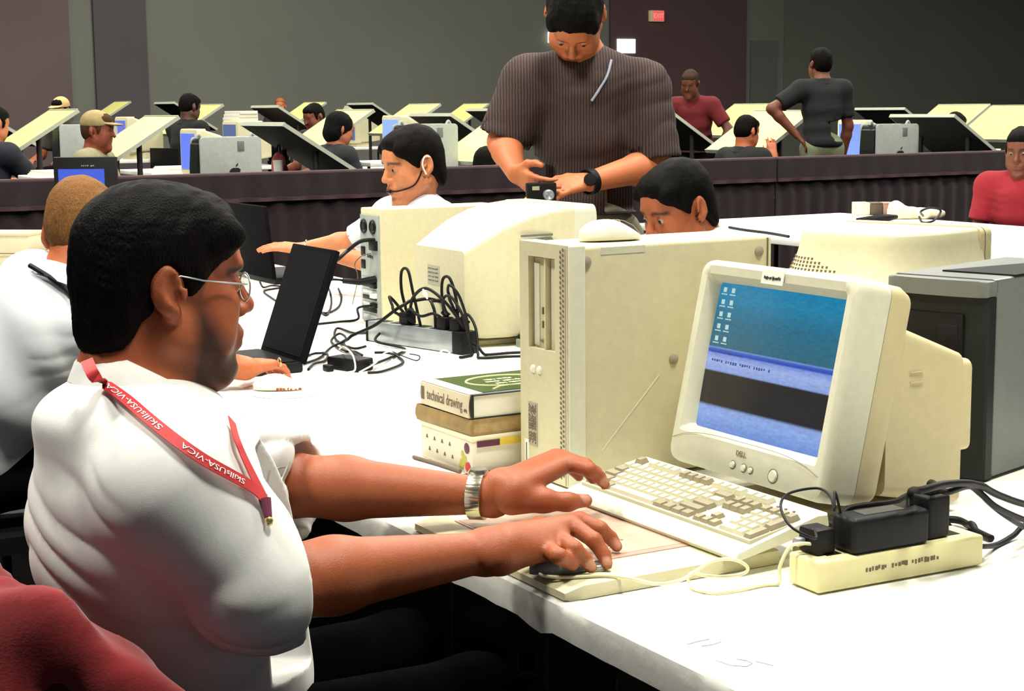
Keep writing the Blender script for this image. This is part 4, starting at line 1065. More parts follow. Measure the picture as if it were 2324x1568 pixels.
# mouse on a disc by the blond man
cd = obj('mouse_disc', lathe_me([(0.0, 0.0), (0.078, 0.0), (0.08, 0.0015), (0.078, 0.003), (0.0, 0.003)], 40), M['white']); cd.location = Pz(648, 892, ZT)
tag(cd, 'round white disc lying under the cream mouse', 'disc')
mm = mouse('computer_mouse', 'cream computer mouse on a white disc by the blond man', Pz(632, 884, ZT + .003), R(0), M['white'], None, 1.0)
print_bars('red_scribble', mm, (0.03, -0.036, 0.006), (1, 0, 0), (0, .5, 1), 0.06, 0.008, mat('red_brown_ink', (.25, .04, .02)), 5, (1, .6, .8), 9)

# ================================================================== far left: cartons and blue-screen monitor
M['carton'] = mat('cream_carton_board', (.50, .45, .31), .8, .06)
for (lab, px, py, dz, L2, H2, m_) in (('flat cream carton at the bottom of the left-hand stack', 40, 602, 0, .32, .05, 'carton'), ('thick cream carton on top of the left-hand stack', 30, 588, .052, .30, .085, 'carton')):
    p = Pz(px, 602, ZT)
    b_ = thing('carton', lab, 'box', (p.x - .1, p.y, ZT + dz), R(-8))
    box('carton_body', (-.2, 0, 0), (L2 - .12, .22, H2 - .01), M[m_], b_, .004)
    box('carton_lid', (-.203, -.003, H2 - .012), (L2 - .117, .223, H2), mat('cream_lid', (.46, .40, .25)), b_, .003)
bl = thing('flat_monitor', 'black monitor showing a plain blue screen behind the blond head', 'monitor', W(-8.35, 2.22, ZT), R(-4))
p = Py(183, 500, 8.55); bl.location = (p.x, p.y, ZT)
bpy.context.view_layer.update()
q0 = lcl(bl, Py(118, 357, 8.55)); q1 = lcl(bl, Py(262, 357, 8.55)); zt_ = q0.z
box('monitor_case', (q0.x, 0, 0.04), (q1.x, 0.05, zt_), M['black'], bl, .006)
a = lcl(bl, Py(131, 384, 8.55)); b = lcl(bl, Py(238, 388, 8.55))
box('screen', (a.x, -0.004, 0.09), (b.x, 0.002, a.z), mat('blue_screen', (.02, .03, .2), .3, emit=srgb('3152b8'), estr=.85), bl)
box('stand', (-.09, -.04, 0), (.09, .12, .045), M['black'], bl, .005)
print_bars('case_print', bl, ((q0.x + q1.x) / 2 + .02, -0.0006, zt_ - .045), (1, 0, 0), (0, 0, 1), .07, .008, M['metal'], 3, (1, .5), 8)

# ================================================================== things on the tables across the aisle
p = Pz(1972, 487, ZT)
for lab, x0, x1, m_ in (('white card box on the table across the aisle', 1942, 1976, mat('white_card', (.7, .66, .5))), ('dark brown book beside the white card box', 1977, 2004, mat('dark_brown_card', (.10, .07, .05))), ('pinkish tan carton at the end of the small row', 2005, 2030, mat('tan_card', (.42, .24, .17)))):
    a, b = Pz(x0, 488, ZT), Pz(x1, 488, ZT)
    bb = thing('carton', lab, 'box', (a.x, a.y, ZT), 0)
    box('carton_body', (0, 0, 0), (b.x - a.x, .12, .07), m_, bb, .004)
    box('carton_flap', (.002, -.002, .064), (b.x - a.x - .002, .122, .0715), m_, bb, .001)
bag = Sdf((1.9, 8.6, .7), (3.0, 10.2, 1.0), .012)
p = Pz(2080, 497, ZT)
for dx, dy, dz, r_ in ((-.10, 0, .035, .05), (-.03, .02, .03, .045), (.05, 0, .03, .04), (.12, .01, .028, .035), (-.12, .0, .08, .03)):
    bag.ell((p.x + dx, p.y + dy, ZT + dz), (r_ * 1.3, r_, r_ * .9), None, .03)
bag.displace(lambda x, y, z: .008 * wob(x, y, z, 90)); bag.half((0, 0, ZT), (0, 0, -1), np.array([1.5, 8, .6]), np.array([3.4, 10.6, .85]), .002)
o = obj('plastic_bag', np_mesh(*bag.mesh(), (p.x, p.y, ZT)), mat('crumpled_white_plastic', (.75, .68, .5), .35)); o.location = (p.x, p.y, ZT)
tag(o, 'crumpled white plastic bag on the table across the aisle', 'bag')
cable('cable', 'dark cord looped over the white plastic bag', [Pz(2095, 490, ZT + .03), Pz(2090, 480, ZT + .09), Pz(2110, 472, ZT + .10), Pz(2135, 478, ZT + .06), Pz(2120, 500, ZT + .02), Pz(2095, 505, ZT + .01), Pz(2086, 492, ZT + .03)], .006, BKR)
tag(obj('umbrella', tube_me([Pz(1944, 497, ZT + .012), Pz(1978, 496, ZT + .018), Pz(2015, 494, ZT + .021), Pz(2034, 492, ZT + .021)], [.006, .018, .021, .012], 10), M['black']), 'folded black umbrella lying beside the white bag', 'umbrella')
cable('cable', 'black cable lying along the near edge of the aisle table', [Pz(1655, 517, ZT + .004), Pz(1690, 523, ZT + .004), Pz(1745, 530, ZT + .004), Pz(1790, 538, ZT + .004)], .007, BKR)

build_cables()

# ================================================================== people
def hexcol(h): return np.array(srgb(h))
def skin_mat(name='skin', rough=0.5):
    return mat(name, (0.5, 0.3, 0.2), rough, 0.07, 90, 0.12, 500, attr='Col', spec=0.35)
def arr(v): return np.array([v[0], v[1], v[2]], float)
class Head:
    """head frame: x = the person's right, y = forward, z = up; origin between the ears"""
    def __init__(s, c, fwd, up=(0, 0, 1), sc=1.0):
        f = Vector(fwd).normalized(); u = Vector(up); u = (u - f * u.dot(f)).normalized()
        x = f.cross(u).normalized()
        s.c = arr(c); s.A = np.column_stack([arr(x), arr(f), arr(u)]); s.k = sc
    def p(s, x, y, z): return s.c + s.A @ (np.array([x, y, z]) * s.k)
    def loc(s, P): return ((P - s.c) @ s.A) / s.k
def add_head(S, H, fine=True, heavy=0.0, ears=True):
    k = H.k; P = H.p; A = H.A
    E = lambda x, y, z, a, b, c, kk=.02, cut=False: S.ell(P(x, y, z), np.array([a, b, c]) * k, A, kk * k, cut)
    C = lambda a, b, ra, rb=None, kk=.012, cut=False: S.cap(P(*a), P(*b), ra * k, (ra if rb is None else rb) * k, kk * k, cut)
    E(0, -.008, .045, .074, .101, .088)
    E(0, .030, -.020, .062 + .004 * heavy, .066, .080, .03)
    C((0, .078, -.1), (0, .070, -.088), .024 + .003 * heavy, .03, .025)
    for s_ in (-1, 1):
        C((s_ * .056, -.004, -.052), (s_ * .018, .066, -.098), .022 + .007 * heavy, .022, .03)
        E(s_ * .040, .062, -.016, .027, .030, .032, .02)
        E(s_ * .045, .050, -.055, .026 + .006 * heavy, .034, .034, .025)
    if heavy: E(0, .035, -.105, .050, .050, .030, .03)
    C((-.034, .087, .036), (.034, .087, .036), .013, None, .015)
    E(0, .045, .060, .056, .055, .045, .02)
    # nose
    C((0, .092, .026), (0, .114, -.014), .0085, .0115, .012)
    E(0, .117, -.020, .0125, .0125, .011, .008)
    if fine:
        for s_ in (-1, 1):
            E(s_ * .0125, .104, -.025, .009, .012, .009, .006)
            E(s_ * .033, .098, .013, .020, .016, .014, .012, True)      # eye socket
            E(s_ * .033, .0815, .0125, .0150, .0150, .0125, .004)        # lids over the eyeball
        C((-.020, .0975, -.0555), (.020, .0975, -.0555), .0095, None, .008)
        C((-.017, .0965, -.0690), (.017, .0965, -.0690), .0098, None, .008)
        E(0, .101, -.056, .016, .010, .007, .006); E(0, .099, -.0695, .015, .010, .008, .006)
        E(0, .080, -.058, .034, .022, .026, .02)
        C((-.024, .109, -.0625), (.024, .109, -.0625), .0034, None, .003, True)
        E(0, .106, -.086, .020, .010, .008, .012, True)
    if ears:
        for s_ in (-1, 1):
            B = A @ np.column_stack([[s_ * .92, -.35, .1], [s_ * .35, .93, 0.12], [-.1, -.12, .99]])
            q, _ = np.linalg.qr(B)
            S.ell(P(s_ * .082, -.020, .008), np.array([.0105, .021, .033]) * k, q, .006 * k)
            S.ell(P(s_ * .079, -.011, -.020), np.array([.009, .012, .014]) * k, q, .006 * k)
            if fine:
                S.ell(P(s_ * .0925, -.015, .012), np.array([.0085, .0115, .020]) * k, q, .004 * k, True)
                S.ell(P(s_ * .0905, -.007, -.004), np.array([.009, .0075, .010]) * k, q, .004 * k, True)
                S.cap(P(s_ * .090, .000, -.002), P(s_ * .088, .002, .008), .0045 * k, .004 * k, .004 * k)
def add_hair(S, H, style='short', noise=.003):
    k = H.k; P = H.p; A = H.A
    E = lambda x, y, z, a, b, c, kk=.02, cut=False: S.ell(P(x, y, z), np.array([a, b, c]) * k, A, kk * k, cut)
    if style == 'thick':
        E(0, -.014, .054, .083, .108, .092)
        E(0, -.055, -.005, .071, .062, .075, .03)
        E(0, -.062, -.055, .058, .046, .045, .03)
        E(0, .046, .098, .058, .046, .028, .03)
        for s_ in (-1, 1):
            E(s_ * .0675, .024, .014, .0085, .013, .032, .012)
            E(s_ * .060, .062, .075, .016, .03, .026, .02)
        S.half(P(0, .043, .022), A @ np.array([0, .676, -.737]), H.c - .25 * k, H.c + .25 * k, .008)
        E(0, .120, .050, .045, .040, .035, .008, True)
        for s_ in (-1, 1):
            E(s_ * .086, -.016, .001, .030, .026, .038, .006, True)
            E(s_ * .085, .075, -.015, .03, .035, .06, .012, True)
            E(s_ * .070, -.02, -.075, .03, .040, .045, .012, True)
    elif style == 'bob':
        E(0, -.016, .045, .088, .110, .098)
        E(0, -.045, -.03, .085, .08, .085, .03)
        E(0, .120, -.015, .062, .060, .075, .012, True)
    elif style == 'balding':
        E(0, -.030, .030, .079, .088, .070)
        E(0, .04, .11, .085, .085, .075, .015, True)
        E(0, .118, .0, .09, .07, .09, .012, True)
    else:
        E(0, -.014, .050, .0785, .1025, .089)
        E(0, -.052, .000, .069, .058, .066, .03)
        E(0, .05, .088, .056, .046, .032, .03)
        E(0, .120, .012, .078, .052, .060, .012, True)
        for s_ in (-1, 1):
            E(s_ * .072, .026, .016, .0075, .012, .026, .012)
            E(s_ * .088, -.004, .000, .030, .026, .036, .006, True)
            E(s_ * .085, .075, -.010, .03, .035, .06, .012, True)
    S.displace(lambda x, y, z: noise * k * (wob(x, y, z, 170 / k) + .6 * wob(x, y, z, 420 / k, 6, 5)), .02)
def eyes(parent, H, origin, white='8f8274', iris='140c08'):
    for s_ in (-1, 1):
        me = bpy.data.meshes.new('eye'); bm = bmesh.new(); bmesh.ops.create_uvsphere(bm, u_segments=16, v_segments=12, radius=.0112 * H.k); me = bm_mesh(bm, True)
        o = obj('eye', me, mat('eye_white', srgb(white), .2), parent); o.location = Vector(H.p(s_ * .033, .0860, .0105)) - Vector(origin)
        bm = bmesh.new(); bmesh.ops.create_uvsphere(bm, u_segments=12, v_segments=8, radius=.0070 * H.k); me = bm_mesh(bm, True)
        o2 = obj('iris', me, mat('dark_iris', srgb(iris), .15), o); o2.location = Vector(H.A @ np.array([0, .0060 * H.k, -.0008]))
def skin_cols(v, H, base, lip='6e3028', brow='120c0a', beard=0.0, beardcol='1a1210', browon=True):
    base = hexcol(base); n = len(v); c = np.tile(base, (n, 1))
    L = H.loc(v); x, y, z = np.abs(L[:, 0]), L[:, 1], L[:, 2]
    def blend(m, col): c[:] = c * (1 - m[:, None]) + hexcol(col) * m[:, None]
    near = (np.linalg.norm(L, axis=1) < .2)
    sm = lambda a: np.clip(a, 0, 1)
    if beard:
        m = sm((.010 - z) / .03) * sm((z + .145) / .03) * sm((y - .012) / .02) * sm(1.5 - np.abs((y - .030) - (-.055 - z) * .55) / .03 * (z > -.08) - 0 * z)
        jaw = sm((-.045 - z) / .03) * sm((y + .005) / .03) * sm((z + .14) / .02) * .55
        must = sm((y - .085) / .008) * sm(1 - np.abs(z + .043) / .012) * .5
        m = np.maximum(np.maximum(m * .9, jaw), must) * near * beard
        blend(m, beardcol)
    lm = sm(1.3 - np.sqrt((x / .024) ** 2 + ((z + .0625) / .0145) ** 2) * 1.1) * (y > .086) * near
    blend(sm(lm * 2) * .8, lip)
    if browon:
        bz_ = .0365 - 2.2 * (x - .03) ** 2 * 8
        bm_ = sm(1.6 - np.abs(z - bz_) / .0045) * sm((x - .010) / .004) * sm((.056 - x) / .006) * (y > .055) * near
        blend(sm(bm_) * .9, brow)
    return c
def simple_hand(S, wr, d, n, thumb, k=1.0, curl=.5, spread=1.0):
    """wrist, pointing direction, palm-side normal, direction of the thumb side"""
    wr = arr(wr); d = arr(Vector(d).normalized()); n = Vector(n); n = arr((n - Vector(d) * n.dot(Vector(d))).normalized())
    l = np.cross(d, n); l = l if l @ arr(thumb) > 0 else -l
    off = [.030, .011, -.009, -.027]; ln = [.95, 1.05, .98, .78]; tips = []
    for i in range(4):
        mc = wr + d * .088 * k * (1 - .05 * abs(i - 1)) + l * off[i] * k
        S.cap(wr + l * off[i] * .55 * k, mc, .0155 * k, .0118 * k, .014 * k)
        p = mc; a = .25 * curl
        for j, sl in enumerate((.046, .028, .022)):
            a += curl * (.75 if j else .35)
            dd = d * math.cos(a) + n * math.sin(a) + l * off[i] * 2.2 * spread * (j == 0)
            dd /= np.linalg.norm(dd)
            q = p + dd * sl * ln[i] * k
            S.cap(p, q, (.0098 - .0012 * j) * k, (.0090 - .0012 * j) * k, .003 * k); p = q
        tips.append(p)
    t0 = wr + d * .022 * k + l * .022 * k; t1 = t0 + (d * .6 + l * .65 + n * .25) / 1.0 * .046 * k
    t2 = t1 + (d * .85 + l * .35 + n * .3) * .034 * k; t3 = t2 + (d * .95 + l * .05 + n * .25) * .026 * k
    S.chain([t0, t1, t2, t3], [.016 * k, .0125 * k, .0105 * k, .0085 * k], .008 * k)
def bounds(pts, m): a = np.array([arr(p) for p in pts]); return a.min(0) - m, a.max(0) + m
def folds(freq=38, amp=.0045, o=0):
    def fn(x, y, z):
        w = wob(x, y, z, 13, 6, o); w2 = wob(x, y, z, 6, 6, o + 5)
        w3 = wob(x, y, z, 28, 6, o + 2)
        q = z * 105 + (x * UX + y * UY) * 35 - (x * VX + y * VY) * 30 + 9.0 * w + 8.0 * w2 + 2.0 * w3
        ridge = 1 - np.abs(np.sin(q * .5)) ** .7
        m = np.clip(.22 + 1.6 * wob(x, y, z, 10, 6, o + 9), 0, 1)
        return amp * (1.25 * ridge * m + .5 * w - .3)
    def fn_old(x, y, z):
        w = wob(x, y, z, freq * .45, 6, o + 3)
        return amp * (np.abs(wob(x + .03 * w, y - .03 * w, z + .05 * w, freq, 7, o)) * 1.6 - .8) + amp * .5 * w
    return fn

def person(label, J, colors, name='person', group=None, vox=.009, fine=False, hair='short', heavy=0.0, sleeve=1.05, sleeve_r=(.072, .066, .060),
           torso=None, hand_k=1.0, hands=True, fold=.004, beard=0.0, cap=None, long_sleeve=False, neckr=.056, hand_spec=None, tails=True, hs=1.0, collar=True, arm_r=(.050, .042, .029), chest=1.0, ext=(), nails=()):
    """J: head (pos, fwd, up), neck, pelvis, shR, shL, elR, elL, wrR, wrL, hip/knee/ankle; colors: skin, hair, shirt, legs, shoes"""
    root = Vector(J['root'])
    H = Head(J['head'][0], J['head'][1], J['head'][2] if len(J['head']) > 2 else (0, 0, 1), hs)
    pts = [H.p(0, 0, .17), H.p(0, .15, 0), H.p(0, -.13, -.05), H.p(.1, 0, -.1), H.p(-.1, 0, -.1)]
    for k_ in ('neck', 'shR', 'shL', 'elR', 'elL', 'wrR', 'wrL', 'pelvis'):
        if k_ in J: pts.append(J[k_])
    for k_ in ('R', 'L'):
        if 'wr' + k_ in J and 'hd' + k_ in J: pts.append(Vector(J['wr' + k_]) + Vector(J['hd' + k_][0]).normalized() * .2)
    pts += list(ext)
    lo, hi = bounds(pts, .12)
    t = thing(name, label, 'person', root, 0, group)
    o0 = np.array(root)
    # ---------------- body
    S = Sdf(lo, hi, vox)
    add_head(S, H, fine, heavy)
    neck = arr(J['neck']); pel = arr(J['pelvis'])
    S.cap(H.p(0, -.028, -.05), neck + (H.c - neck) * .05, neckr, neckr * 1.12, .02)
    S.cap(neck - np.array([0, 0, .05]), pel * .85 + neck * .15, .075, .06, .05)
    S.cap(neck, neck - np.array([0, 0, .08]), neckr * 1.05, .075, .04)
    for q in ('R', 'L'):
        if 'sh' + q not in J: continue
        sh, el, wr = arr(J['sh' + q]), arr(J['el' + q]), arr(J['wr' + q])
        S.cap(neck - np.array([0, 0, .075]), sh, .05, .045, .03)
        S.cap(sh, el, arm_r[0], arm_r[1], .02)
        mid = el + (wr - el) * .3
        S.cap(el, mid, arm_r[1], arm_r[1] * 1.02, .02); S.cap(mid, wr, arm_r[1] * 1.0, arm_r[2], .015)
        if hands:
            hd = J.get('hd' + q)
            if hand_spec and q in hand_spec: hand_spec[q](S)
            elif hd: simple_hand(S, wr, hd[0], hd[1], hd[2], hand_k, hd[3] if len(hd) > 3 else .5)
    v, f = S.mesh()
    col = skin_cols(v, H, colors['skin'], beard=beard, browon=fine or vox < .008, lip=colors.get('lip', '6e3028'), brow=colors['hair'] if colors.get('brow') is None else colors['brow'])
    for q in nails:
        dn = np.linalg.norm(v - (arr(q) + np.array([0, 0, .004])), axis=1); w_n = np.clip((.0105 - dn) / .003, 0, 1)[:, None]; col = col * (1 - .6 * w_n) + hexcol('d8a088') * .6 * w_n
    body = obj('body', np_mesh(v, f, o0, col), skin_mat(), t)
    if fine: eyes(t, H, o0)
    # ---------------- hair
    if hair and hair != 'none':
        S = Sdf(*bounds([H.p(.12, .13, .17), H.p(-.12, -.15, -.13), H.p(.12, -.15, .17), H.p(-.12, .13, -.13), H.p(-.12, -.15, .17), H.p(.12, .13, -.13)], .02), min(vox, .006) if vox > .005 else vox)
        add_hair(S, H, hair, colors.get('hair_noise', .003))
        v, f = S.mesh()
        if len(v): obj('hair', np_mesh(v, f, o0), mat('hair_' + colors['hair'], srgb(colors['hair']), .6, .35, 300, .4, 500, stretch=(1, 1, .25), spec=.06), t)
    if cap:
        S = Sdf(*bounds([H.p(.14, .2, .2), H.p(-.14, -.16, -.05), H.p(-.14, .2, .2), H.p(.14, -.16, -.05)], .03), min(vox, .007))
        S.ell(H.p(0, -.014, .055), np.array([.086, .108, .092]) * hs, H.A, .01)
        S.ell(H.p(0, .095, .062), np.array([.07, .075, .010]) * hs, H.A, .008)
        S.half(H.p(0, 0, .040), H.A @ np.array([0, .10, -1]), H.c - .3, H.c + .3, .004)
        v, f = S.mesh(); obj('cap', np_mesh(v, f, o0), mat('cap_cloth_' + cap, srgb(cap), .9, .15), t)
    # ---------------- shirt
    S = Sdf(lo - .03, hi + .03, vox if not fine else vox)
    shR, shL = arr(J.get('shR', J['neck'])), arr(J.get('shL', J['neck']))
    across = (shR - shL); wdt = np.linalg.norm(across); ax = across / max(wdt, 1e-6)
    up = neck - pel; up = up / np.linalg.norm(up); fw = np.cross(up, ax); fw /= np.linalg.norm(fw)
    Bm = np.column_stack([ax, fw, up])
    if torso is None:
        L_ = np.linalg.norm(neck - pel)
        for f_, a, b, c in ((.80, .46, .115, .26), (.55, .45, .125, .30), (.25, .42, .125, .28), (.0, .44, .135, .22)):
            S.ell(pel + up * L_ * f_, np.array([a * wdt * 1.05, b * chest * (1 + .3 * heavy), c * L_ * .9]), Bm, .05)
    else:
        for c, r in torso: S.ell(c, r, Bm, .05)
    S.cap(shR, shL, .066, None, .045)
    for q in ('R', 'L'):
        if 'sh' + q not in J: continue
        sh, el, wr = arr(J['sh' + q]), arr(J['el' + q]), arr(J['wr' + q])
        S.cap(neck - up * (.036 if torso is not None else .022), sh, .058, .07, .05)
        if long_sleeve:
            end = el + (wr - el) * .93
            S.cap(sh, el, sleeve_r[0], sleeve_r[1], .03); S.cap(el, end, sleeve_r[1], sleeve_r[2] * .75, .02)
            nrm = wr - el
        else:
            if sleeve <= 1: end = sh + (el - sh) * sleeve; nrm = el - sh; S.cap(sh, end + (el - sh) * .08, sleeve_r[0], sleeve_r[2], .03)
            else:
                end = el + (wr - el) * (sleeve - 1); nrm = wr - el
                S.cap(sh, el, sleeve_r[0], sleeve_r[1], .03); S.cap(el, end + (wr - el) * .1, sleeve_r[1], sleeve_r[2], .02)
        nrm = nrm / np.linalg.norm(nrm)
        if torso is not None: S.cap(end - nrm * .05, end + nrm * .02, sleeve_r[2] + .007, None, .004)
        S.half(end, nrm, end - .13, end + .13, .004)
        if vox < .0075: S.cap(end - nrm * .02, end + nrm * .05, sleeve_r[2] * (.75 if long_sleeve else 1) - .007, None, .003, True)
    S.cap(H.p(0, -.03, -.05), neck + up * .02, neckr + .006, neckr + .004, .004, True)
    if 'hem' in J: S.half((0, 0, J['hem']), (0, 0, -1), lo - .1, np.array([hi[0], hi[1], J['hem']]) + .1, .004)
    if fold: S.displace(folds(38, fold, int(abs(root.x * 7)) % 9), .03)
    v, f = S.mesh()
    shirt = obj('shirt', np_mesh(v, f, o0), mat('cloth_' + colors['shirt'], srgb(colors['shirt']), .9, .05, 40, .1, 900) if 'shirt_mat' not in colors else colors['shirt_mat'], t)
    # ---------------- trousers and shoes
    if 'hipR' in J:
        lp = [J[k_ + q] for q in 'RL' for k_ in ('hip', 'knee', 'ank')]
        S = Sdf(*bounds(lp + [J['pelvis']], .16), max(vox, .012))
        S.ell(pel - up * .03, np.array([.160, .115 + .02 * heavy, .12]), Bm, .04)
        for q in 'RL':
            S.cap(J['hip' + q], J['knee' + q], .085, .062, .05); S.cap(J['knee' + q], J['ank' + q], .062, .048, .03)
        S.displace(folds(30, .004, 4), .03)
        v, f = S.mesh(); obj('trousers', np_mesh(v, f, o0), mat('trouser_' + colors['legs'], srgb(colors['legs']), .95, .08, spec=.03), t)
        for q in 'RL':
            a = arr(J['ank' + q]); fd = arr(J.get('toe', VV_)); fd[2] = 0; fd /= np.linalg.norm(fd)
            S = Sdf(a - .25, a + .25, .014); S.cap([a[0] - fd[0] * .03, a[1] - fd[1] * .03, .042], [a[0] + fd[0] * .15, a[1] + fd[1] * .15, .034], .042, .036, .03)
            S.cap(a, [a[0], a[1], .05], .045, .04, .03); S.half((0, 0, .002), (0, 0, -1), a - .3, a + .3, .002)
            v, f = S.mesh(); obj('shoe', np_mesh(v, f, o0), M['black'], t)
    if collar:
        n = 26; rin = neckr + .008; cup = (H.c - neck); cup = cup / np.linalg.norm(cup); cup = cup * .6 + up * .4; cup /= np.linalg.norm(cup)
        cx = ax - cup * (ax @ cup); cx /= np.linalg.norm(cx); cy = np.cross(cup, cx); rings = []
        for i in range(n + 1):
            a = R(62) - R(2) + R(0) + 2 * math.pi * i / n * (1 - .08) + R(40)
            u_ = cx * math.cos(a) + cy * math.sin(a); fr = u_ @ cy
            dr = .042 + .022 * max(0, fr) ** 2; base = neck - up * .002
            rings.append([base + u_ * rin + cup * .022, base + u_ * (rin + .012) + cup * .024, base + u_ * (rin + .030 + .01 * max(0, fr)) + cup * (.020 - dr), base + u_ * (rin + .024 + .01 * max(0, fr)) + cup * (.016 - dr)])
        me = loft_me([[tuple(q - o0) for q in r] for r in rings], True, True, 50)
        obj('collar', me, shirt.data.materials[0], t)
    t['_n'] = 1; del t['_n']
    return t, H, shirt, body

def raycast_fn(o):
    bpy.context.view_layer.update()
    bvh = BVHTree.FromObject(o, bpy.context.evaluated_depsgraph_get())
    inv = o.matrix_world.inverted()
    def fn(px, py, lift=.002):
        d = ray(px, py); r = bvh.ray_cast(inv @ CO, inv.to_3x3() @ d)
        if r[0] is None: return None
        p = o.matrix_world @ r[0]; n = (o.matrix_world.to_3x3() @ r[1]).normalized()
        if n.dot(d) > 0: n = -n
        return p + n * lift, n
    return fn

# ------------------------------------------------------------------ man 1: foreground, white shirt, at the tablet
hc = W(-2.1, .680, 1.142)
def rhand1(S):
    w = arr(Pz(1105, 1252, .785)); K = lambda px, py, z: arr(Pz(px, py, z))
    mc = [K(1316, 1182, .795), K(1300, 1192, .800), K(1272, 1222, .792), K(1246, 1250, .783)]
    base = [K(1150, 1222, .800), K(1148, 1234, .800), K(1142, 1250, .792), K(1135, 1268, .782)]
    for a, b in zip(base, mc): S.cap(w, a, .025, .019, .016); S.cap(a, b, .0175, .0135, .016)
    fin = [[mc[0], K(1362, 1200, .788), K(1386, 1221, .773), K(1400, 1240, .762)],
           [mc[1], K(1348, 1226, .790), K(1370, 1258, .772), K(1378, 1280, .761)],
           [mc[2], K(1304, 1246, .790), K(1328, 1270, .774), K(1342, 1288, .762)],
           [mc[3], K(1268, 1262, .788), K(1288, 1272, .778), K(1300, 1282, .770)]]
    for i, f in enumerate(fin): S.chain(f, [.0128, .0112, .0098, .0082], .004)
    th = [K(1170, 1212, .790), K(1225, 1195, .775), K(1270, 1192, .768), K(1305, 1195, .764)]
    S.chain(th, [.017, .0135, .011, .009], .01)
def lhand1(S):
    w = arr(Pz(1118, 1126, .800)); K = lambda px, py, z: arr(Pz(px, py, z))
    i0, i1, i2, i3 = K(1290, 1052, .838), K(1338, 1066, .834), K(1360, 1082, .820), K(1373, 1100, .806)
    o_ = arr(UV_) * -.021 + arr(VV_) * .002
    for j in range(4):
        q = o_ * j; ln = [1, 1.1, 1.02, .8][j]
        b = K(1165, 1112, .818) + q * .75; m_ = i0 + q + np.array([0, 0, [.0, .004, .002, -.006][j]])
        S.cap(w, b, .024, .018, .016); S.cap(b, m_, .0175, .0132, .016)
        a1 = m_ + (i1 - i0) * ln; a2 = a1 + (i2 - i1) * ln; a3 = a2 + (i3 - i2) * ln; a3[2] = min(a3[2], .806)
        S.chain([m_, a1, a2, a3], [.0125, .011, .0098, .0082], .004)
    th = [K(1160, 1136, .803), K(1235, 1136, .798), K(1288, 1139, .794), K(1330, 1136, .791)]
    S.chain(th, [.022, .0165, .0125, .0100], .012)
man1_t = [(arr(W(-2.10, .655, .900)), (.195, .140, .13)), (arr(W(-2.10, .665, .82)), (.195, .172, .15)), (arr(W(-2.10, .69, .70)), (.175, .165, .15)), (arr(W(-2.10, .70, .60)), (.17, .165, .12)), (arr(W(-2.10, .616, .980)), (.130, .106, .052))]
J1 = dict(root=W(-2.1, .60, 0), head=(hc, VV_ + ZV_ * -.06), neck=W(-2.1, .635, 1.005), pelvis=W(-2.1, .63, .54),
          shR=W(-1.935, .630, .915), shL=W(-2.275, .700, .925), elR=Ps(598, 1330, -1.885), elL=W(-2.345, .945, .800), wrR=Pz(1105, 1252, .785), wrL=Pz(1118, 1126, .800),
          hipR=W(-2.0, .66, .52), hipL=W(-2.2, .66, .52), kneeR=W(-1.98, 1.08, .54), kneeL=W(-2.22, 1.08, .54), ankR=W(-1.98, 1.06, .09), ankL=W(-2.22, 1.06, .09))
white_shirt = mat('white_cotton', (0.70, 0.70, 0.67), .9, .03, 60, .08, 900, sheen=.1)
man1, H1, shirt1, body1 = person('seated man in white shirt with red lanyard working at the tablet', J1,
    dict(skin='98502f', hair='0c0909', shirt='f0f0e8', legs='030304', shirt_mat=white_shirt, lip='5a2c28', brow='0c0808', hair_noise=.0024), vox=.0040, fine=True, hair='thick', heavy=1.0,
    sleeve=1.10, sleeve_r=(.090, .082, .074), torso=man1_t, hand_spec={'R': rhand1, 'L': lhand1}, fold=.0060, beard=1.0, nails=[Pz(1401, 1241, .764), Pz(1379, 1281, .763), Pz(1343, 1289, .764), Pz(1331, 1134, .795), Pz(1374, 1100, .809)], ext=[Pz(1420, 1250, .75), Pz(1400, 1050, .86), Pz(1380, 1110, .78)], neckr=.066, collar=False, arm_r=(.056, .048, .0265))
o1 = Vector(J1['root'])
# shirt collar, lanyard and pen pocket follow the shirt
hit = raycast_fn(shirt1)
def collar1():
    cen = arr(W(-2.1, .655, 1.012)); nrm = arr(VV_ * .50 + ZV_ * .866); cx = arr(UV_); cy = np.cross(nrm, cx)
    rows = []
    n = 34
    for i in range(n + 1):
        a = R(-252) + R(324) * i / n                      # opening at the front
        c_, s_ = math.cos(a), math.sin(a)
        u_ = cx * c_ + cy * s_
        fr = max(0, s_ * (cy @ arr(VV_)))
        rx = .085
        top = cen + u_ * rx * (1 + .06 * fr) + nrm * .020
        drop = .046 + .034 * fr ** 2
        bk_ = max(0, -(u_ @ arr(VV_)))
        bot = cen + u_ * (rx + .026 - .020 * bk_ + .022 * fr) - nrm * (drop - .012) + arr(VV_) * .010 * fr
        rows.append([top - u_ * .003, top + u_ * .006 + nrm * .003, (top + bot) / 2 + u_ * .010, bot + u_ * .002, bot - u_ * .004, (top + bot) / 2 + u_ * .004])
    return loft_me([[tuple(q - np.array(o1)) for q in r] for r in rows], True, True, 55)
obj('collar', collar1(), white_shirt, man1)
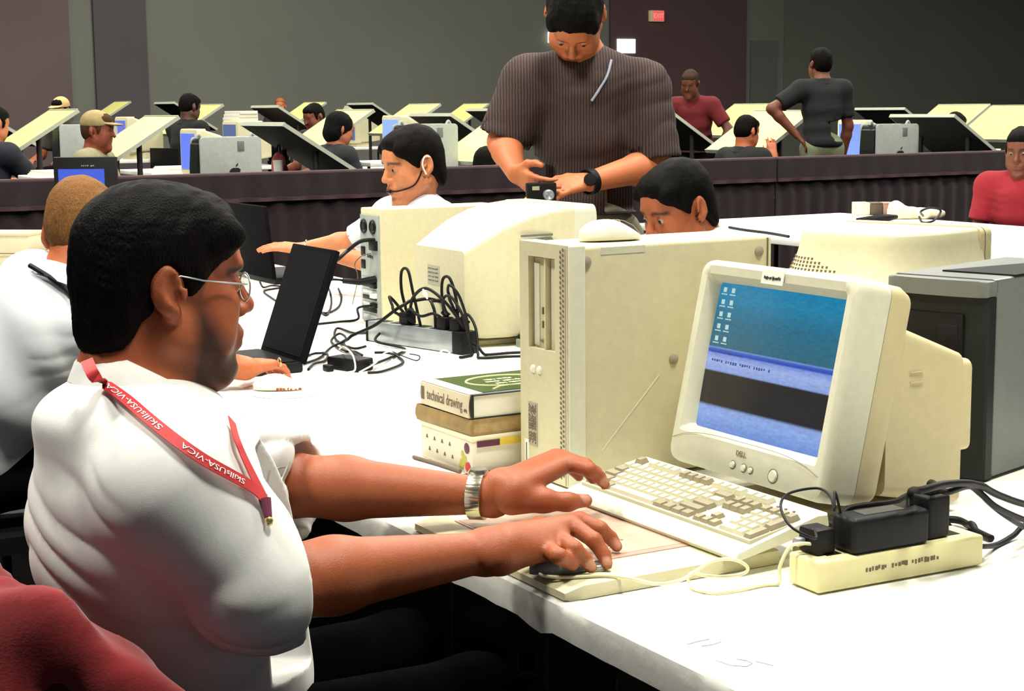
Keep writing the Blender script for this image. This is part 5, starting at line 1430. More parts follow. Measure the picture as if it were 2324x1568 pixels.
def strap_me(pxs, wid, lift=.004, n=6, anchors=None, fn=None):
    fn = fn or hit
    P, N = [], []
    for q in pxs:
        if len(q) == 3: r = (Ps(q[0], q[1], q[2]), -ray(q[0], q[1]))
        else: r = fn(q[0], q[1], lift)
        if r is None: continue
        P.append(r[0]); N.append(r[1])
    cp = catmull(P, n); m = len(cp)
    cn = catmull(N, n)
    rows = []
    for i in range(m):
        d = (cp[min(i + 1, m - 1)] - cp[max(i - 1, 0)]).normalized(); nn = (cn[i] - d * cn[i].dot(d)).normalized(); sd = d.cross(nn)
        w2 = wid / 2
        rows.append([cp[i] - sd * w2, cp[i] + sd * w2, cp[i] + sd * w2 + nn * .0012, cp[i] - sd * w2 + nn * .0012])
    return rows, cp, cn
lan = thing('lanyard', 'red lanyard with white lettering round the neck of the foreground man', 'lanyard', W(-2.1, .75, .9), 0)
lo_ = Vector(lan.location)
LR = mat('red_ribbon', (0.46, 0.018, 0.022), .6, .08, 50)
near_px = [(197, 818, -2.005), (213, 852, -1.972), (240, 884), (288, 918), (340, 962), (400, 1010), (460, 1052), (520, 1086), (562, 1112), (590, 1140)]
rows, cpn, cnn = strap_me(near_px, .0155, .009)
obj('ribbon', loft_me([[tuple(p - lo_) for p in r] for r in rows], True, True, 50), LR, lan)
rows, cpf, cnf = strap_me([(514, 962), (524, 1000), (540, 1040), (562, 1085), (580, 1120), (592, 1145)], .0140, .008)
obj('ribbon', loft_me([[tuple(p - lo_) for p in r] for r in rows], True, True, 50), LR, lan)
def strap_text(txt, i0, i1, cp, cn, size):
    a, b = cp[i0], cp[i1]; d = (a - b).normalized(); nn = sum((cn[i] for i in range(i0, i1 + 1)), Vector()).normalized()
    nn = (nn - d * nn.dot(d)).normalized(); me = text_me(txt, size, .0003)
    w0 = max(v.co.x for v in me.vertices) - min(v.co.x for v in me.vertices)
    sc = (a - b).length / w0
    L = [(cp[i] - a).dot(-d) for i in range(i0, i1 + 1)]
    for v in me.vertices:                                  # bend the line of letters along the ribbon
        f = (.5 - v.co.x / w0) * (a - b).length
        k_ = max(q for q in range(len(L)) if L[q] <= f or q == 0); k_ = min(k_, len(L) - 2)
        u_ = (f - L[k_]) / max(L[k_ + 1] - L[k_], 1e-6); base = cp[i0 + k_].lerp(cp[i0 + k_ + 1], u_)
        d2 = (cp[i0 + k_] - cp[i0 + k_ + 1]).normalized(); n2 = cn[i0 + k_]; n2 = (n2 - d2 * n2.dot(d2)).normalized(); s2 = n2.cross(d2)
        v.co = base + s2 * (v.co.y * 1.05) + n2 * (.0018 + v.co.z) - lo_
    o = obj('lettering', me, mat('white_print', (.85, .80, .78), .6), lan)
n6 = len(cpn)
strap_text('SkillsUSA-VICA', int(n6 * .24), int(n6 * .50), cpn, cnn, .0105)
strap_text('SkillsUSA-VICA', int(n6 * .58), int(n6 * .82), cpn, cnn, .0095)
bpy.context.view_layer.update()
e0 = cpn[-1]
r_ = hit(604, 1196, .008); e1 = r_[0] if r_ else e0 + Vector((0, 0, -.05))
obj('knot', tube_me([e0 - lo_, e0.lerp(e1, .35) - lo_, e0.lerp(e1, .7) - lo_], [.008, .0065, .005], 10), mat('plum_clasp_strap', (.16, .03, .06)), lan)
obj('clasp', tube_me([e0.lerp(e1, .7) - lo_, e0.lerp(e1, .85) - lo_, e1 - lo_], [.004, .0055, .0035], 10), M['gold'], lan)
pr = hit(628, 1060, .004)
if pr:
    pp = pr[0]; a = hit(612, 1068, .004) or pr; b = hit(640, 1058, .004) or pr
    o = obj('pocket_clip', tube_me([a[0] - o1, pp - o1, b[0] - o1], .0016, 6), M['metal'], man1)
pl = [hit(x, y, .0015) for x, y in ((655, 1048), (640, 1080), (625, 1120), (612, 1160))]
pl = [q[0] - o1 for q in pl if q]
if len(pl) > 2: obj('pocket_seam', tube_me(pl, .0014, 6), mat('shirt_shadow_seam', (.35, .33, .28)), man1)
# eyeglasses
gl = thing('eyeglasses', 'thin metal-framed eyeglasses on the foreground man', 'glasses', hc, 0)
def hp(x, y, z): return Vector(H1.p(x, y, z)) - hc
for s_ in (-1, 1):
    pts = [hp(s_ * .034 + .024 * math.cos(a), .1030 - .10 * (.024 * math.cos(a) * s_ + .0) * .6, .008 + .019 * math.sin(a)) for a in np.linspace(0, 2 * math.pi, 20)[:-1]]
    rim = obj('rim', tube_me(pts, .0011, 6, True), M['metal'], gl)
    bm = bmesh.new(); bm.faces.new([bm.verts.new(p) for p in pts]); bmesh.ops.solidify(bm, geom=bm.faces[:], thickness=.001)
    gm = bpy.data.materials.get('spectacle_glass')
    if not gm:
        gm = bpy.data.materials.new('spectacle_glass'); gm.use_nodes = True; b_ = gm.node_tree.nodes['Principled BSDF']
        b_.inputs['Transmission Weight'].default_value = 1; b_.inputs['Roughness'].default_value = .02; b_.inputs['IOR'].default_value = 1.03; b_.inputs['Base Color'].default_value = (.95, .97, .95, 1)
    obj('lens', bm_mesh(bm), gm, gl)
    obj('temple_arm', tube_me([hp(s_ * .060, .096, .014), hp(s_ * .070, .085, .015), hp(s_ * .0785, .03, .020), hp(s_ * .0775, .0, .026), hp(s_ * .0740, -.030, .018)], .0012, 6), M['metal'], gl)
obj('nose_bridge', tube_me([hp(-.011, .104, .012), hp(0, .108, .016), hp(.011, .104, .012)], .0011, 6), M['metal'], gl)
# wristwatch
wa, wb = arr(J1['elL']), arr(J1['wrL']); wd = (wb - wa) / np.linalg.norm(wb - wa)
wc = Vector(wa + (wb - wa) * .935)
wt = thing('wristwatch', 'wide silver wristwatch on the left wrist of the foreground man', 'watch', wc, 0)
x_, y_ = frame_from(wd)
ringp = lambda r, o_: [tuple(Vector(wd) * o_ + (x_ * math.cos(a) * r * 1.08 + y_ * math.sin(a) * r)) for a in np.linspace(0, 2 * math.pi, 25)[:-1]]
obj('band', loft_me([ringp(.0315, -.0115), ringp(.0345, -.011), ringp(.035, 0), ringp(.0345, .011), ringp(.0315, .0115)], False, True, 50), M['chrome'], wt)
for k in range(24):
    a = 2 * math.pi * k / 24; u_ = x_ * math.cos(a) * 1.08 + y_ * math.sin(a)
    o = box('band_link', (-.011, -.0048, -.0012), (.011, .0048, .0012), M['chrome'], wt, .0008); t_ = Vector(wd).cross(u_)
    place(o, tuple(u_ * .0352), wd, t_)
o = obj('watch_case', lathe_me([(0, .005), (.013, .005), (.016, .0), (.016, -.004)], 24), M['chrome'], wt); zup = Vector((0, 0, 1)) - Vector(wd) * wd[2]; zup.normalize()
place(o, tuple(zup * .036), wd, zup.cross(Vector(wd)))
# red chair under the foreground man
ch = thing('chair', 'dark chair with a red jacket draped over its back behind the foreground man', 'chair', W(-2.1, .55, 0), YAW)
S = Sdf((-.42, -.30, .40), (.42, .16, 1.0), .012)
S.cap((-.22, -.13, .50), (.22, -.13, .50), .035, None, .03)
for z in np.linspace(.50, .80, 7): S.cap((-.24 + .05 * ((z - .5) / .3) ** 3, -.13 - .03 * (z - .5), z), (.24 - .05 * ((z - .5) / .3) ** 3, -.13 - .03 * (z - .5), z), .036, None, .04)
S.cap((.24, -.10, .80), (.27, .06, .62), .035, .03, .05); S.cap((.25, -.02, .70), (.27, .06, .55), .04, .035, .05)
S.displace(lambda x, y, z: .010 * wob(x, y, z, 16) + .006 * np.sin(60 * x + 8 * wob(x, y, z, 9)), .05)
v, f = S.mesh(); obj('draped_jacket', np_mesh(v, f), M['red_cloth'], ch)
obj('seat', loft_me([[(x, y, z) for x, y in rrect(-.22 + g, .22 - g, -.12 + g, .32 - g, .05)] for z, g in ((.365, .02), (.38, 0), (.405, 0), (.42, .02))], True, True, 50), M['black_soft'], ch)
for x in (-.2, .2):
    for y in (-.1, .3): tube('leg', [(x, y, 0), (x, y, .2), (x, y, .375)], .013, M['steel'], ch, 8, 2)
    tube('back_post', [(x, -.1, .37), (x, -.125, .6), (x, -.135, .8)], .012, M['steel'], ch, 8, 3)
bpy.context.view_layer.update()

# ------------------------------------------------------------------ the men around the table
def jt(root, head, f, up, neck, pel, **k):
    d = dict(root=root, head=(head, f, up), neck=neck, pelvis=pel); d.update(k); return d
def seat_legs(d, pel, f, drop=None):
    f = Vector(f); f.z = 0; f.normalize(); r = f.cross(ZV_)
    for q, s_ in (('R', 1), ('L', -1)):
        h = Vector(pel) + r * .09 * s_ - ZV_ * .03; h.z = max(h.z, .50)
        k_ = h + f * .40; d['hip' + q] = h; d['knee' + q] = k_; d['ank' + q] = Vector((k_.x, k_.y, .09)) - f * .03
    d['toe'] = f; return d
def stand_legs(d, pel, f):
    f = Vector(f); f.z = 0; f.normalize(); r = f.cross(ZV_)
    for q, s_ in (('R', 1), ('L', -1)):
        h = Vector(pel) + r * .09 * s_ - ZV_ * .05; d['hip' + q] = h
        d['knee' + q] = Vector((h.x + r.x * .02 * s_, h.y + r.y * .02 * s_, h.z * .53)); d['ank' + q] = Vector((h.x + r.x * .04 * s_, h.y + r.y * .04 * s_, .09))
    d['toe'] = f; return d
def stool(label, pel, f, m='black_soft'):
    f = Vector(f); f.z = 0; f.normalize()
    t = thing('chair', label, 'chair', (pel[0], pel[1], 0), math.atan2(f.y, f.x) - math.pi / 2)
    zs = min(pel[2] - .143, .62)
    obj('seat', loft_me([[(x, y, z) for x, y in rrect(-.21, .21, -.2, .2, .05)] for z in (zs - .04, zs)], True, True, 50), M[m], t)
    obj('backrest', loft_me([[(x, y, z) for x, y in rrect(-.2, .2, -.235, -.205, .012)] for z in (zs + .18, zs + .42)], True, True, 50), M[m], t)
    for x in (-.18, .18):
        for y in (-.17, .17): tube('leg', [(x, y, 0), (x, y, .2), (x, y, zs - .02)], .012, M['steel'], t, 6, 2)
        tube('back_post', [(x, -.19, zs - .02), (x, -.215, zs + .2), (x, -.22, zs + .4)], .011, M['steel'], t, 6, 2)
    return t
# ---- man 2: blond, back of the head toward us, arm out to the laptop
h2 = Py(188, 535, 3.86); f2 = Vector((.10, 1, -.42))
n2 = Py(165, 640, 3.80); pel2 = W(-3.95, .74, .56)
J = jt(W(-3.95, .74, 0), h2, f2, (0, .35, 1), n2, pel2, shR=Py(205, 745, 3.74), shL=Py(5, 705, 3.92), elR=W(-3.80, 1.08, .84), wrR=Pz(556, 836, .780),
       elL=W(-4.24, 1.0, .84), wrL=W(-4.2, 1.28, .79), hdR=(Pz(660, 812, .775) - Pz(556, 836, .776), (0, 0, -1), (-.7, .7, 0), .55), hdL=((.6, .8, -.1), (0, 0, -1), (1, 0, 0), .4))
seat_legs(J, pel2, VV_)
shirt_b = mat('bluish_white_cotton', (.66, .68, .72), .9, .03, 60, .08, 900)
man2, H2, shirt2, body2 = person('blond man in white long-sleeved shirt seen from behind at the laptop', J, dict(skin='b8653c', hair='7a5430', shirt='e8e8ee', legs='0c0c10', shirt_mat=shirt_b, hair_noise=.0022),
    vox=.0055, fine=True, hair='short', long_sleeve=True, sleeve_r=(.078, .070, .062), neckr=.060, fold=.005, arm_r=(.046, .040, .029), chest=1.15, ext=[Pz(720, 830, .75)])
stool('dark stacking chair under the blond man', pel2, VV_)
o2 = Vector(J['root'])
hit2 = raycast_fn(shirt2)
rows = [hit2(x, y, .014) for x, y in ((70, 612), (95, 625), (120, 640), (150, 665), (178, 700), (198, 735))]
rows = [q for q in rows if q]
if len(rows) > 2:
    cp = catmull([q[0] for q in rows], 6)
    ln2 = thing('lanyard', 'thin black cord round the neck of the blond man', 'lanyard', cp[0], 0)
    obj('cord', tube_me([p - cp[0] for p in cp], .0058, 6), M['black_rubber'], ln2)
rg = obj('finger_ring', tube_me([(.0105 * math.cos(a * .5236), .0, .0105 * math.sin(a * .5236)) for a in range(12)], .0016, 6, True), M['gold'])
rg.location = Pz(634, 822, .786); rg.rotation_euler = (0, 0, R(-62)); tag(rg, 'gold ring on the hand resting at the black laptop', 'ring')

# ---- man 3: headset, reaching to the badge laptop
Y3 = 5.75; f3 = Vector((-.86, -.50, -.22)); r3 = Vector((-.5, .86, 0))
n3 = Py(940, 462, Y3 + .04); pel3 = Vector((n3.x + .235, n3.y + .165, .56))
J = jt(Vector((pel3.x, pel3.y, 0)), Py(938, 378, Y3), f3, ZV_, n3, pel3, shR=n3 + r3 * .17 - ZV_ * .06, shL=n3 - r3 * .17 - ZV_ * .06,
       elR=Py(806, 548, 5.98), wrR=Py(690, 566, 6.06), elL=Py(905, 610, 5.58), wrL=Py(780, 583, 5.72), hdR=((-1, .2, .12), (0, .2, -1), (0, 0, 1), .25), hdL=((-1, -.1, -.05), (0, 0, -1), (0, 1, 0), .35))
seat_legs(J, pel3, f3); J['kneeR'] = Vector(J['kneeR']) - UV_ * .11; J['ankR'] = Vector(J['ankR']) - UV_ * .11
man3, H3, shirt3, body3 = person('young dark-haired man with a headset reaching across to the badge laptop', J, dict(skin='c47c54', hair='100c0a', shirt='e6ecf2', legs='0c0c10', shirt_mat=shirt_b, lip='8a4a40', hair_noise=.002),
    vox=.006, fine=True, hair='thick', sleeve=.98, sleeve_r=(.068, .062, .058), fold=.004, arm_r=(.044, .040, .028), hs=1.0)
stool('dark stacking chair under the man with the headset', pel3, f3)
hs3 = thing('headset', 'thin headset with a mouth microphone on the dark-haired man', 'headset', H3.c, 0)
hq = lambda x, y, z: Vector(H3.p(x, y, z)) - Vector(H3.c)
obj('mic_boom', tube_me(catmull([hq(-.080, .01, -.01), hq(-.080, .05, -.05), hq(-.05, .098, -.060), hq(-.012, .112, -.060)], 6), .0028, 6), M['black'], hs3)
obj('microphone', tube_me([hq(-.014, .112, -.060), hq(.008, .114, -.060)], .006, 8), M['black'], hs3)
o = obj('ear_clip', tube_me(catmull([hq(-.088, -.025, .03), hq(-.092, -.005, .035), hq(-.090, .008, .01), hq(-.086, .0, -.025)], 5), .003, 6), M['white'], hs3)
bt = thing('bracelet', 'thin beaded bracelet on the reaching wrist', 'bracelet', Py(692, 566, 6.06), 0)
obj('band', tube_me([(.006 * math.sin(a * .5), .034 * math.cos(a * .5236), .034 * math.sin(a * .5236)) for a in range(12)], .003, 6, True), M['chrome'], bt)

# ---- man 4: standing, brown striped shirt, head bowed over a small camera
Y4 = 5.3
f4 = Vector((-.10, -.40, -.91)); up4 = Vector((-.05, -.91, .40))
n4 = Py(1322, 128, Y4 + .03); pel4 = Py(1338, 520, Y4 + .10)
J = jt(Vector((pel4.x, pel4.y, 0)), Py(1305, 38, Y4 - .10), f4, up4, n4, pel4, shR=Py(1200, 190, Y4), shL=Py(1458, 200, Y4), elR=Py(1142, 322, Y4 - .02), wrR=Py(1172, 392, Y4 - .20),
       elL=Py(1488, 372, Y4 - .04), wrL=Py(1340, 412, Y4 - .22), hdR=(Py(1222, 432, Y4 - .30) - Py(1172, 392, Y4 - .20), (.5, .6, .3), (.7, -.2, .8), .55), hdL=(Py(1235, 428, Y4 - .30) - Py(1340, 412, Y4 - .22), (-.1, .5, -.75), (-.3, -.2, .9), .45))
stand_legs(J, pel4, (0, -1, 0)); J['hem'] = Py(1340, 486, Y4).z
def striped(name, base, line, scale=90):
    m = mat(name, base, .9, .10, 50, .1, 900); nt = m.node_tree; b = nt.nodes['Principled BSDF']
    src = b.inputs['Base Color'].links[0].from_socket
    tc = nt.nodes.new('ShaderNodeTexCoord'); wv = nt.nodes.new('ShaderNodeTexWave'); wv.bands_direction = 'X'; wv.inputs['Scale'].default_value = scale; wv.inputs['Distortion'].default_value = 1.2; wv.inputs['Detail'].default_value = 1
    nt.links.new(tc.outputs['Object'], wv.inputs['Vector'])
    rp = nt.nodes.new('ShaderNodeMapRange'); rp.inputs[1].default_value = .62; rp.inputs[2].default_value = .95; nt.links.new(wv.outputs[0], rp.inputs[0])
    mx = nt.nodes.new('ShaderNodeMixRGB'); nt.links.new(rp.outputs[0], mx.inputs[0]); nt.links.new(src, mx.inputs[1]); mx.inputs[2].default_value = (*line, 1)
    nt.links.new(mx.outputs[0], b.inputs['Base Color']); return m
brown = striped('brown_striped_cotton', (.030, .017, .0155), (.085, .052, .045), 34)
man4, H4, shirt4, body4 = person('standing man in brown striped shirt bowing over a small camera', J, dict(skin='c07048', hair='0d0b0a', shirt='4a3a38', legs='8a8470', shirt_mat=brown, hair_noise=.003),
    vox=.007, fine=True, hair='thick', sleeve=.96, sleeve_r=(.088, .086, .084), fold=.005, arm_r=(.050, .048, .032), chest=1.25, heavy=.3, hs=1.06)
camc = Py(1228, 437, Y4 - .328)
cm = thing('compact_camera', 'small black and silver camera held by the standing man', 'camera', camc, R(10))
box('camera_body', (-.045, -.015, -.03), (.045, .018, .03), M['black'], cm, .005)
o = obj('lens_barrel', lathe_me([(.016, 0), (.016, .018), (.012, .02), (0, .014)], 20), M['metal'], cm); o.location = (.018, -.015, -.006); o.rotation_euler = (R(90), 0, 0)
box('flash_window', (-.03, -.0165, .008), (-.008, -.015, .02), M['chrome'], cm)
tube('wrist_strap', [(-.045, 0, -.015), (-.06, -.005, -.03), (-.075, 0, -.028), (-.085, 0, -.04)], .004, mat('yellow_strap', (.6, .45, .06)), cm)
wv_ = thing('wristwatch', 'black wristwatch on the standing man', 'watch', Py(1338, 412, Y4 - .22), 0)
dv = (Vector(J['wrL']) - Vector(J['elL'])).normalized(); x_, y_ = frame_from(dv)
ringq = lambda r, o_: [tuple(dv * o_ + x_ * math.cos(a) * r + y_ * math.sin(a) * r) for a in np.linspace(0, 2 * math.pi, 21)[:-1]]
obj('band', loft_me([ringq(.037, -.013), ringq(.041, -.012), ringq(.041, .012), ringq(.037, .013)], False, True, 40), M['black_soft'], wv_)
o = obj('watch_case', lathe_me([(0, .006), (.018, .005), (.02, -.003)], 18), M['black'], wv_); place(o, tuple(Vector((0, -.040, .008))), (1, 0, 0), (0, .2, 1))
hit4 = raycast_fn(shirt4)
pts = [hit4(x, y, .008) for x, y in ((1392, 108), (1386, 140), (1376, 175), (1358, 205), (1342, 228))]
pts = [q[0] for q in pts if q]
if len(pts) > 2:
    l4 = thing('lanyard', 'thin pale blue lanyard on the brown striped shirt', 'lanyard', pts[0], 0)
    obj('cord', tube_me([p - pts[0] for p in catmull(pts, 5)], .0045, 6), mat('pale_blue_cord', (.30, .33, .42)), l4)

# ---- man 5: dark-haired, only the head shows above the tower
Y5 = 4.62; f5 = Vector((-.80, -.52, -.38)); r5 = Vector((-.52, .85, 0))
n5 = Py(1585, 545, Y5 + .06); pel5 = Vector((n5.x + .10, n5.y + .12, .55))
J = jt(Vector((pel5.x, pel5.y, 0)), Py(1540, 478, Y5), f5, (-.15, -.1, 1), n5, pel5, shR=n5 + r5 * .17 - ZV_ * .06, shL=n5 - r5 * .17 - ZV_ * .06,
       elR=n5 + r5 * .23 + Vector((-.04, -.03, -.20)), wrR=n5 + r5 * .10 + Vector((-.08, -.06, -.19)), elL=n5 - r5 * .23 + Vector((-.04, -.03, -.20)), wrL=n5 - r5 * .10 + Vector((-.08, -.06, -.19)),
       hdR=((-.8, -.5, 0), (0, 0, -1), (.5, -.8, 0), .4), hdL=((-.8, -.5, 0), (0, 0, -1), (-.5, .8, 0), .4))
seat_legs(J, pel5, f5)
person('dark-haired man bent behind the tower beside the white mouse', J, dict(skin='9a5434', hair='0b0908', shirt='e6ecf2', legs='0c0c10', shirt_mat=shirt_b, hair_noise=.002), vox=.007, fine=True, hair='thick', sleeve=.9, fold=.004)
stool('dark stacking chair under the man behind the tower', pel5, f5)

# ------------------------------------------------------------------ people among the drafting boards
def far_person(label, px, py, Y, f, stand=False, cols=None, lean=0.0, arms=None, hair='short', group=None, cap=None, vox=.013, headup=(0, 0, 1), **kw):
    h = Py(px, py, Y); f = Vector(f); fh = Vector((f.x, f.y, 0)).normalized(); r = fh.cross(ZV_)
    n = h - ZV_ * .135 - fh * (.035 + lean * .25)
    pel = Vector(n) - ZV_ * .46 - fh * (lean * .30 + (.02 if stand else .06))
    if not stand: pel.z = max(pel.z, .5)
    d = jt(Vector((pel.x, pel.y, 0)), h, f, headup, n, pel, shR=n + r * .175 - ZV_ * .055, shL=n - r * .175 - ZV_ * .055)
    for q, s_ in (('R', 1), ('L', -1)):
        a = (arms or {}).get(q)
        sh = d['sh' + q]
        if a: el, wr, hd = sh + fh * a[0][0] + r * s_ * a[0][1] + ZV_ * a[0][2], sh + fh * a[1][0] + r * s_ * a[1][1] + ZV_ * a[1][2], None
        else: el = sh + fh * .08 + r * s_ * .04 - ZV_ * .26; wr = el + fh * .22 - ZV_ * .03 - r * s_ * .05
        d['el' + q], d['wr' + q] = el, wr; dd = (wr - el).normalized()
        d['hd' + q] = (dd, -ZV_ + fh * .2, -r * s_ + fh * .2, .45)
    (stand_legs if stand else seat_legs)(d, pel, f)
    if stand: d['hem'] = pel.z - .03
    c = dict(skin='8c4e32', hair='0c0908', shirt='1c1c1e', legs='101014'); c.update(cols or {})
    out = person(label, d, c, vox=vox, hair=hair, sleeve=.75, sleeve_r=(.074, .070, .068), fold=.004, cap=cap, **kw)
    if not stand: stool('dark stool under the ' + label.split(' seated')[0].split(' at ')[0], pel, f)
    return out
far_person('man in a tan cap and khaki shirt seated between the boards', 222, 300, 11.0, (1, -.1, -.1), cols=dict(skin='8a4630', hair='4a3424', shirt='8c8668'), cap='9c8a60')
far_person('man in dark blue shirt at the left-hand drafting board', -16, 285, 11.0, (.55, .85, -.3), cols=dict(shirt='20222c', skin='b87048'), arms={'R': ((.20, .02, -.18), (.42, -.02, -.20)), 'L': ((.15, .05, -.2), (.4, 0, -.2))})
far_person('person in black bent over a board beside the fruit-marked tower', 430, 246, 15.5, (.6, .8, -.3), cols=dict(shirt='141416', skin='503428'))
far_person('person in a straw-coloured hat behind the leftmost lime board', 138, 252, 17.0, (-.3, -1, -.2), cols=dict(shirt='3a3a34'), cap='c8a870')
far_person('person with reddish hair far behind the boards', 636, 243, 25.0, (0, -1, 0), cols=dict(shirt='303034', hair='b86a48', skin='c88058'))
far_person('bearded man looking down behind the cream board', 713, 268, 15.5, (-.6, -.7, -.3), cols=dict(shirt='2a2628', skin='7a4432'))
far_person('woman with a black bob at the cream board', 770, 296, 12.5, (.75, .5, -.3), cols=dict(shirt='222226', skin='a05c40', hair='0a0c0c'), hair='bob', arms={'R': ((.10, .04, -.24), (.22, .0, -.42)), 'L': ((.15, .05, -.2), (.4, 0, -.2))})
far_person('dark-haired person hidden behind the standing man', 1106, 378, 11.7, (.5, .85, -.2), cols=dict(shirt='1a1c1c'), hair='bob')
far_person('standing man in a red polo shirt leaning by the maroon wall', 1566, 192, 15.3, (-.35, -.9, -.35), True, cols=dict(shirt='62141e', skin='5c3226', hair='3a2c24', legs='101014'), lean=.35, headup=(-.1, -.4, 1), arms={'R': ((.02, .10, -.26), (.18, .05, -.42)), 'L': ((.0, .16, -.22), (.14, .12, -.44))}, chest=1.3)
far_person('seated boy in black resting his chin before the lime board', 1694, 302, 12.75, (.62, .55, -.25), cols=dict(shirt='17191a', skin='a85c3c'), arms={'R': ((.16, .06, -.22), (.20, -.04, .02)), 'L': ((.2, .05, -.2), (.42, -.02, -.28))})
far_person('standing man in a black polo seen from behind, hand on hip', 1862, 148, 12.95, (-.25, 1, 0), True, cols=dict(shirt='141416', skin='6a3c2c', legs='7c8468'), arms={'L': ((.0, .24, -.14), (-.06, .06, -.34)), 'R': ((.0, .05, -.28), (.05, .03, -.52))}, chest=1.1)
far_person('man in a dark grey shirt bending to the right-hand lime board', 2168, 288, 15.3, (.7, .55, -.35), cols=dict(shirt='2c2c2a', skin='4a3428'), lean=.15)
far_person('person in a red shirt seated across the aisle beside bare tables', 2318, 345, 9.0, (-.5, -.85, -.2), cols=dict(shirt='8a1a26', skin='70402e'), chest=1.2, vox=.008, fine=True, arms={'R': ((.02, .05, -.25), (.11, -.04, -.31)), 'L': ((.02, .05, -.25), (.11, -.04, -.31))})

# ================================================================== drafting boards
BL, BRUN, BDROP = .74, .50, .31
def drafting_table(label, px, py, Y, face, m='board', L=BL, corner='L', steep=1.0):
    """corner: which end of the top edge is given in pixels; face -1: slopes down toward -v, +1: toward +v"""
    p = Py(px, py, Y); s_, t_, z_ = ST(p)
    if corner == 'R': s_ -= L
    th = thing('drafting_table', label, 'drafting table', W(s_, t_, 0), YAW)
    run, drop = BRUN * max(1, min(steep, 1.12)), BDROP * min(steep, 1.12); ln = math.hypot(run, drop); an = math.atan2(drop, run)
    # board frame: origin at the top-left edge, x along the row, y down the slope
    if face < 0: bx, by = Vector((1, 0, 0)), Vector((0, -run, -drop)).normalized()
    else: bx, by = Vector((1, 0, 0)), Vector((0, run, -drop)).normalized()
    nz_ = bx.cross(by)
    sgn = 1 if nz_.z > 0 else -1
    def bd(name, lo, hi, mm, bev=.0):
        lo = list(lo); hi = list(hi)
        if sgn < 0: lo[2], hi[2] = -hi[2], -lo[2]
        o = box(name, lo, hi, mm, th, bev); o.matrix_local = Matrix.Translation((0, 0, z_)) @ Matrix((bx, by, nz_)).transposed().to_4x4(); return o
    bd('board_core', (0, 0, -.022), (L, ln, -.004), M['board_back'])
    bd('board_surface', (.004, .004, -.004), (L - .004, ln - .004, .0), M[m])
    bd('top_edging', (-.004, -.008, -.026), (L + .004, .0, .004), M['board_edge'])
    bd('bottom_edging', (-.004, ln, -.026), (L + .004, ln + .008, .006), M['board_edge'])
    for x in (-.006, L): bd('side_edging', (x, 0, -.024), (x + .006, ln, .002), M['board_edge'])
    yc = by.y * ln * .5; zc_ = z_ + by.z * ln * .5 - .03
    for x in (.10, L - .10):
        tube('post', [(x, yc, .03), (x, yc, zc_ * .5), (x, yc, zc_)], .02, M['steel'], th, 8, 2)
        box('foot', (x - .025, yc - .28, 0), (x + .025, yc + .28, .035), M['steel'], th, .005)
    tube('crossbar', [(.10, yc, .35), (L / 2, yc, .35), (L - .10, yc, .35)], .014, M['steel'], th, 8, 2)
    return th
dt = [
    ('lime drafting board right of the man in the tan cap', 328, 264, 12.2, -1, 'board_pale', 'L', 1.0),
    ('lime drafting board left of the man in the tan cap', 112, 250, 12.3, -1, 'board', 'L', 1.0),
    ('yellow drafting board behind the tan cap', 260, 231, 24.0, -1, 'board_pale', 'L', 1.0),
    ('lime drafting board behind the person in black', 452, 238, 18.5, -1, 'board', 'L', 1.0),
    ('yellow drafting board behind the bearded man', 690, 233, 23.0, -1, 'board_pale', 'L', 1.0),
    ('cream drafting board behind the woman with the black bob', 764, 250, 14.5, -1, 'board_pale', 'L', 1.0),
    ('lime drafting board above the headset man', 928, 237, 18.5, -1, 'board', 'L', 1.0),
    ('yellow drafting board far beside the standing man', 1052, 236, 24.0, -1, 'board_pale', 'L', 1.0),
    ('large cream drafting board at the elbow of the standing man', 1126, 260, 13.3, -1, 'board_pale', 'L', 1.12),
    ('lime drafting board behind the leaning man in red', 1666, 237, 17.5, -1, 'board', 'L', 1.0),
    ('cream drafting board behind the boy in black', 1712, 252, 13.9, -1, 'board_pale', 'L', 1.0),
    ('lime drafting board behind the man in dark grey', 2130, 238, 18.0, -1, 'board', 'L', 1.0),
    ('large lime drafting board right of the man in dark grey', 2252, 240, 16.2, -1, 'board', 'L', 1.0),
    ('dark-backed drafting board beside the fruit-marked grey tower', 552, 279, 11.3, 1, 'board', 'L', 1.0),
    ('dark-backed drafting board below the person with reddish hair', 572, 241, 17.5, 1, 'board', 'L', 1.0),
    ('dark-backed drafting board behind the head of the headset man', 932, 259, 14.0, 1, 'board', 'L', 1.0),
    ('wide dark-backed drafting board beside the man in dark grey', 2022, 261, 14.0, 1, 'board', 'L', 1.0),
    ('dark-backed drafting board behind the wide one', 1942, 246, 17.5, 1, 'board', 'L', 1.0),
    ('dark-backed drafting board between the standing man and the boy', 1420, 258, 14.6, 1, 'board', 'L', 1.0),
    ('dark-backed drafting board at the far left by the man in dark blue', -110, 240, 13.8, 1, 'board', 'L', 1.0),
    ('dark-backed drafting board beyond the person in black', 352, 233, 20.0, 1, 'board', 'L', 1.0),
    ('dark-backed drafting board far above the woman with the black bob', 790, 235, 21.0, 1, 'board', 'L', 1.0),
    ('dark-backed drafting board under the far yellow board', 1060, 248, 17.0, 1, 'board', 'L', 1.0),
]
for lab, px, py, Y, fc_, m_, cr, stp in dt: drafting_table(lab, px, py, Y, fc_, m_, BL * {1.0: 1.0, 1.12: 1.12, 1.25: 1.85}[stp], cr, stp)

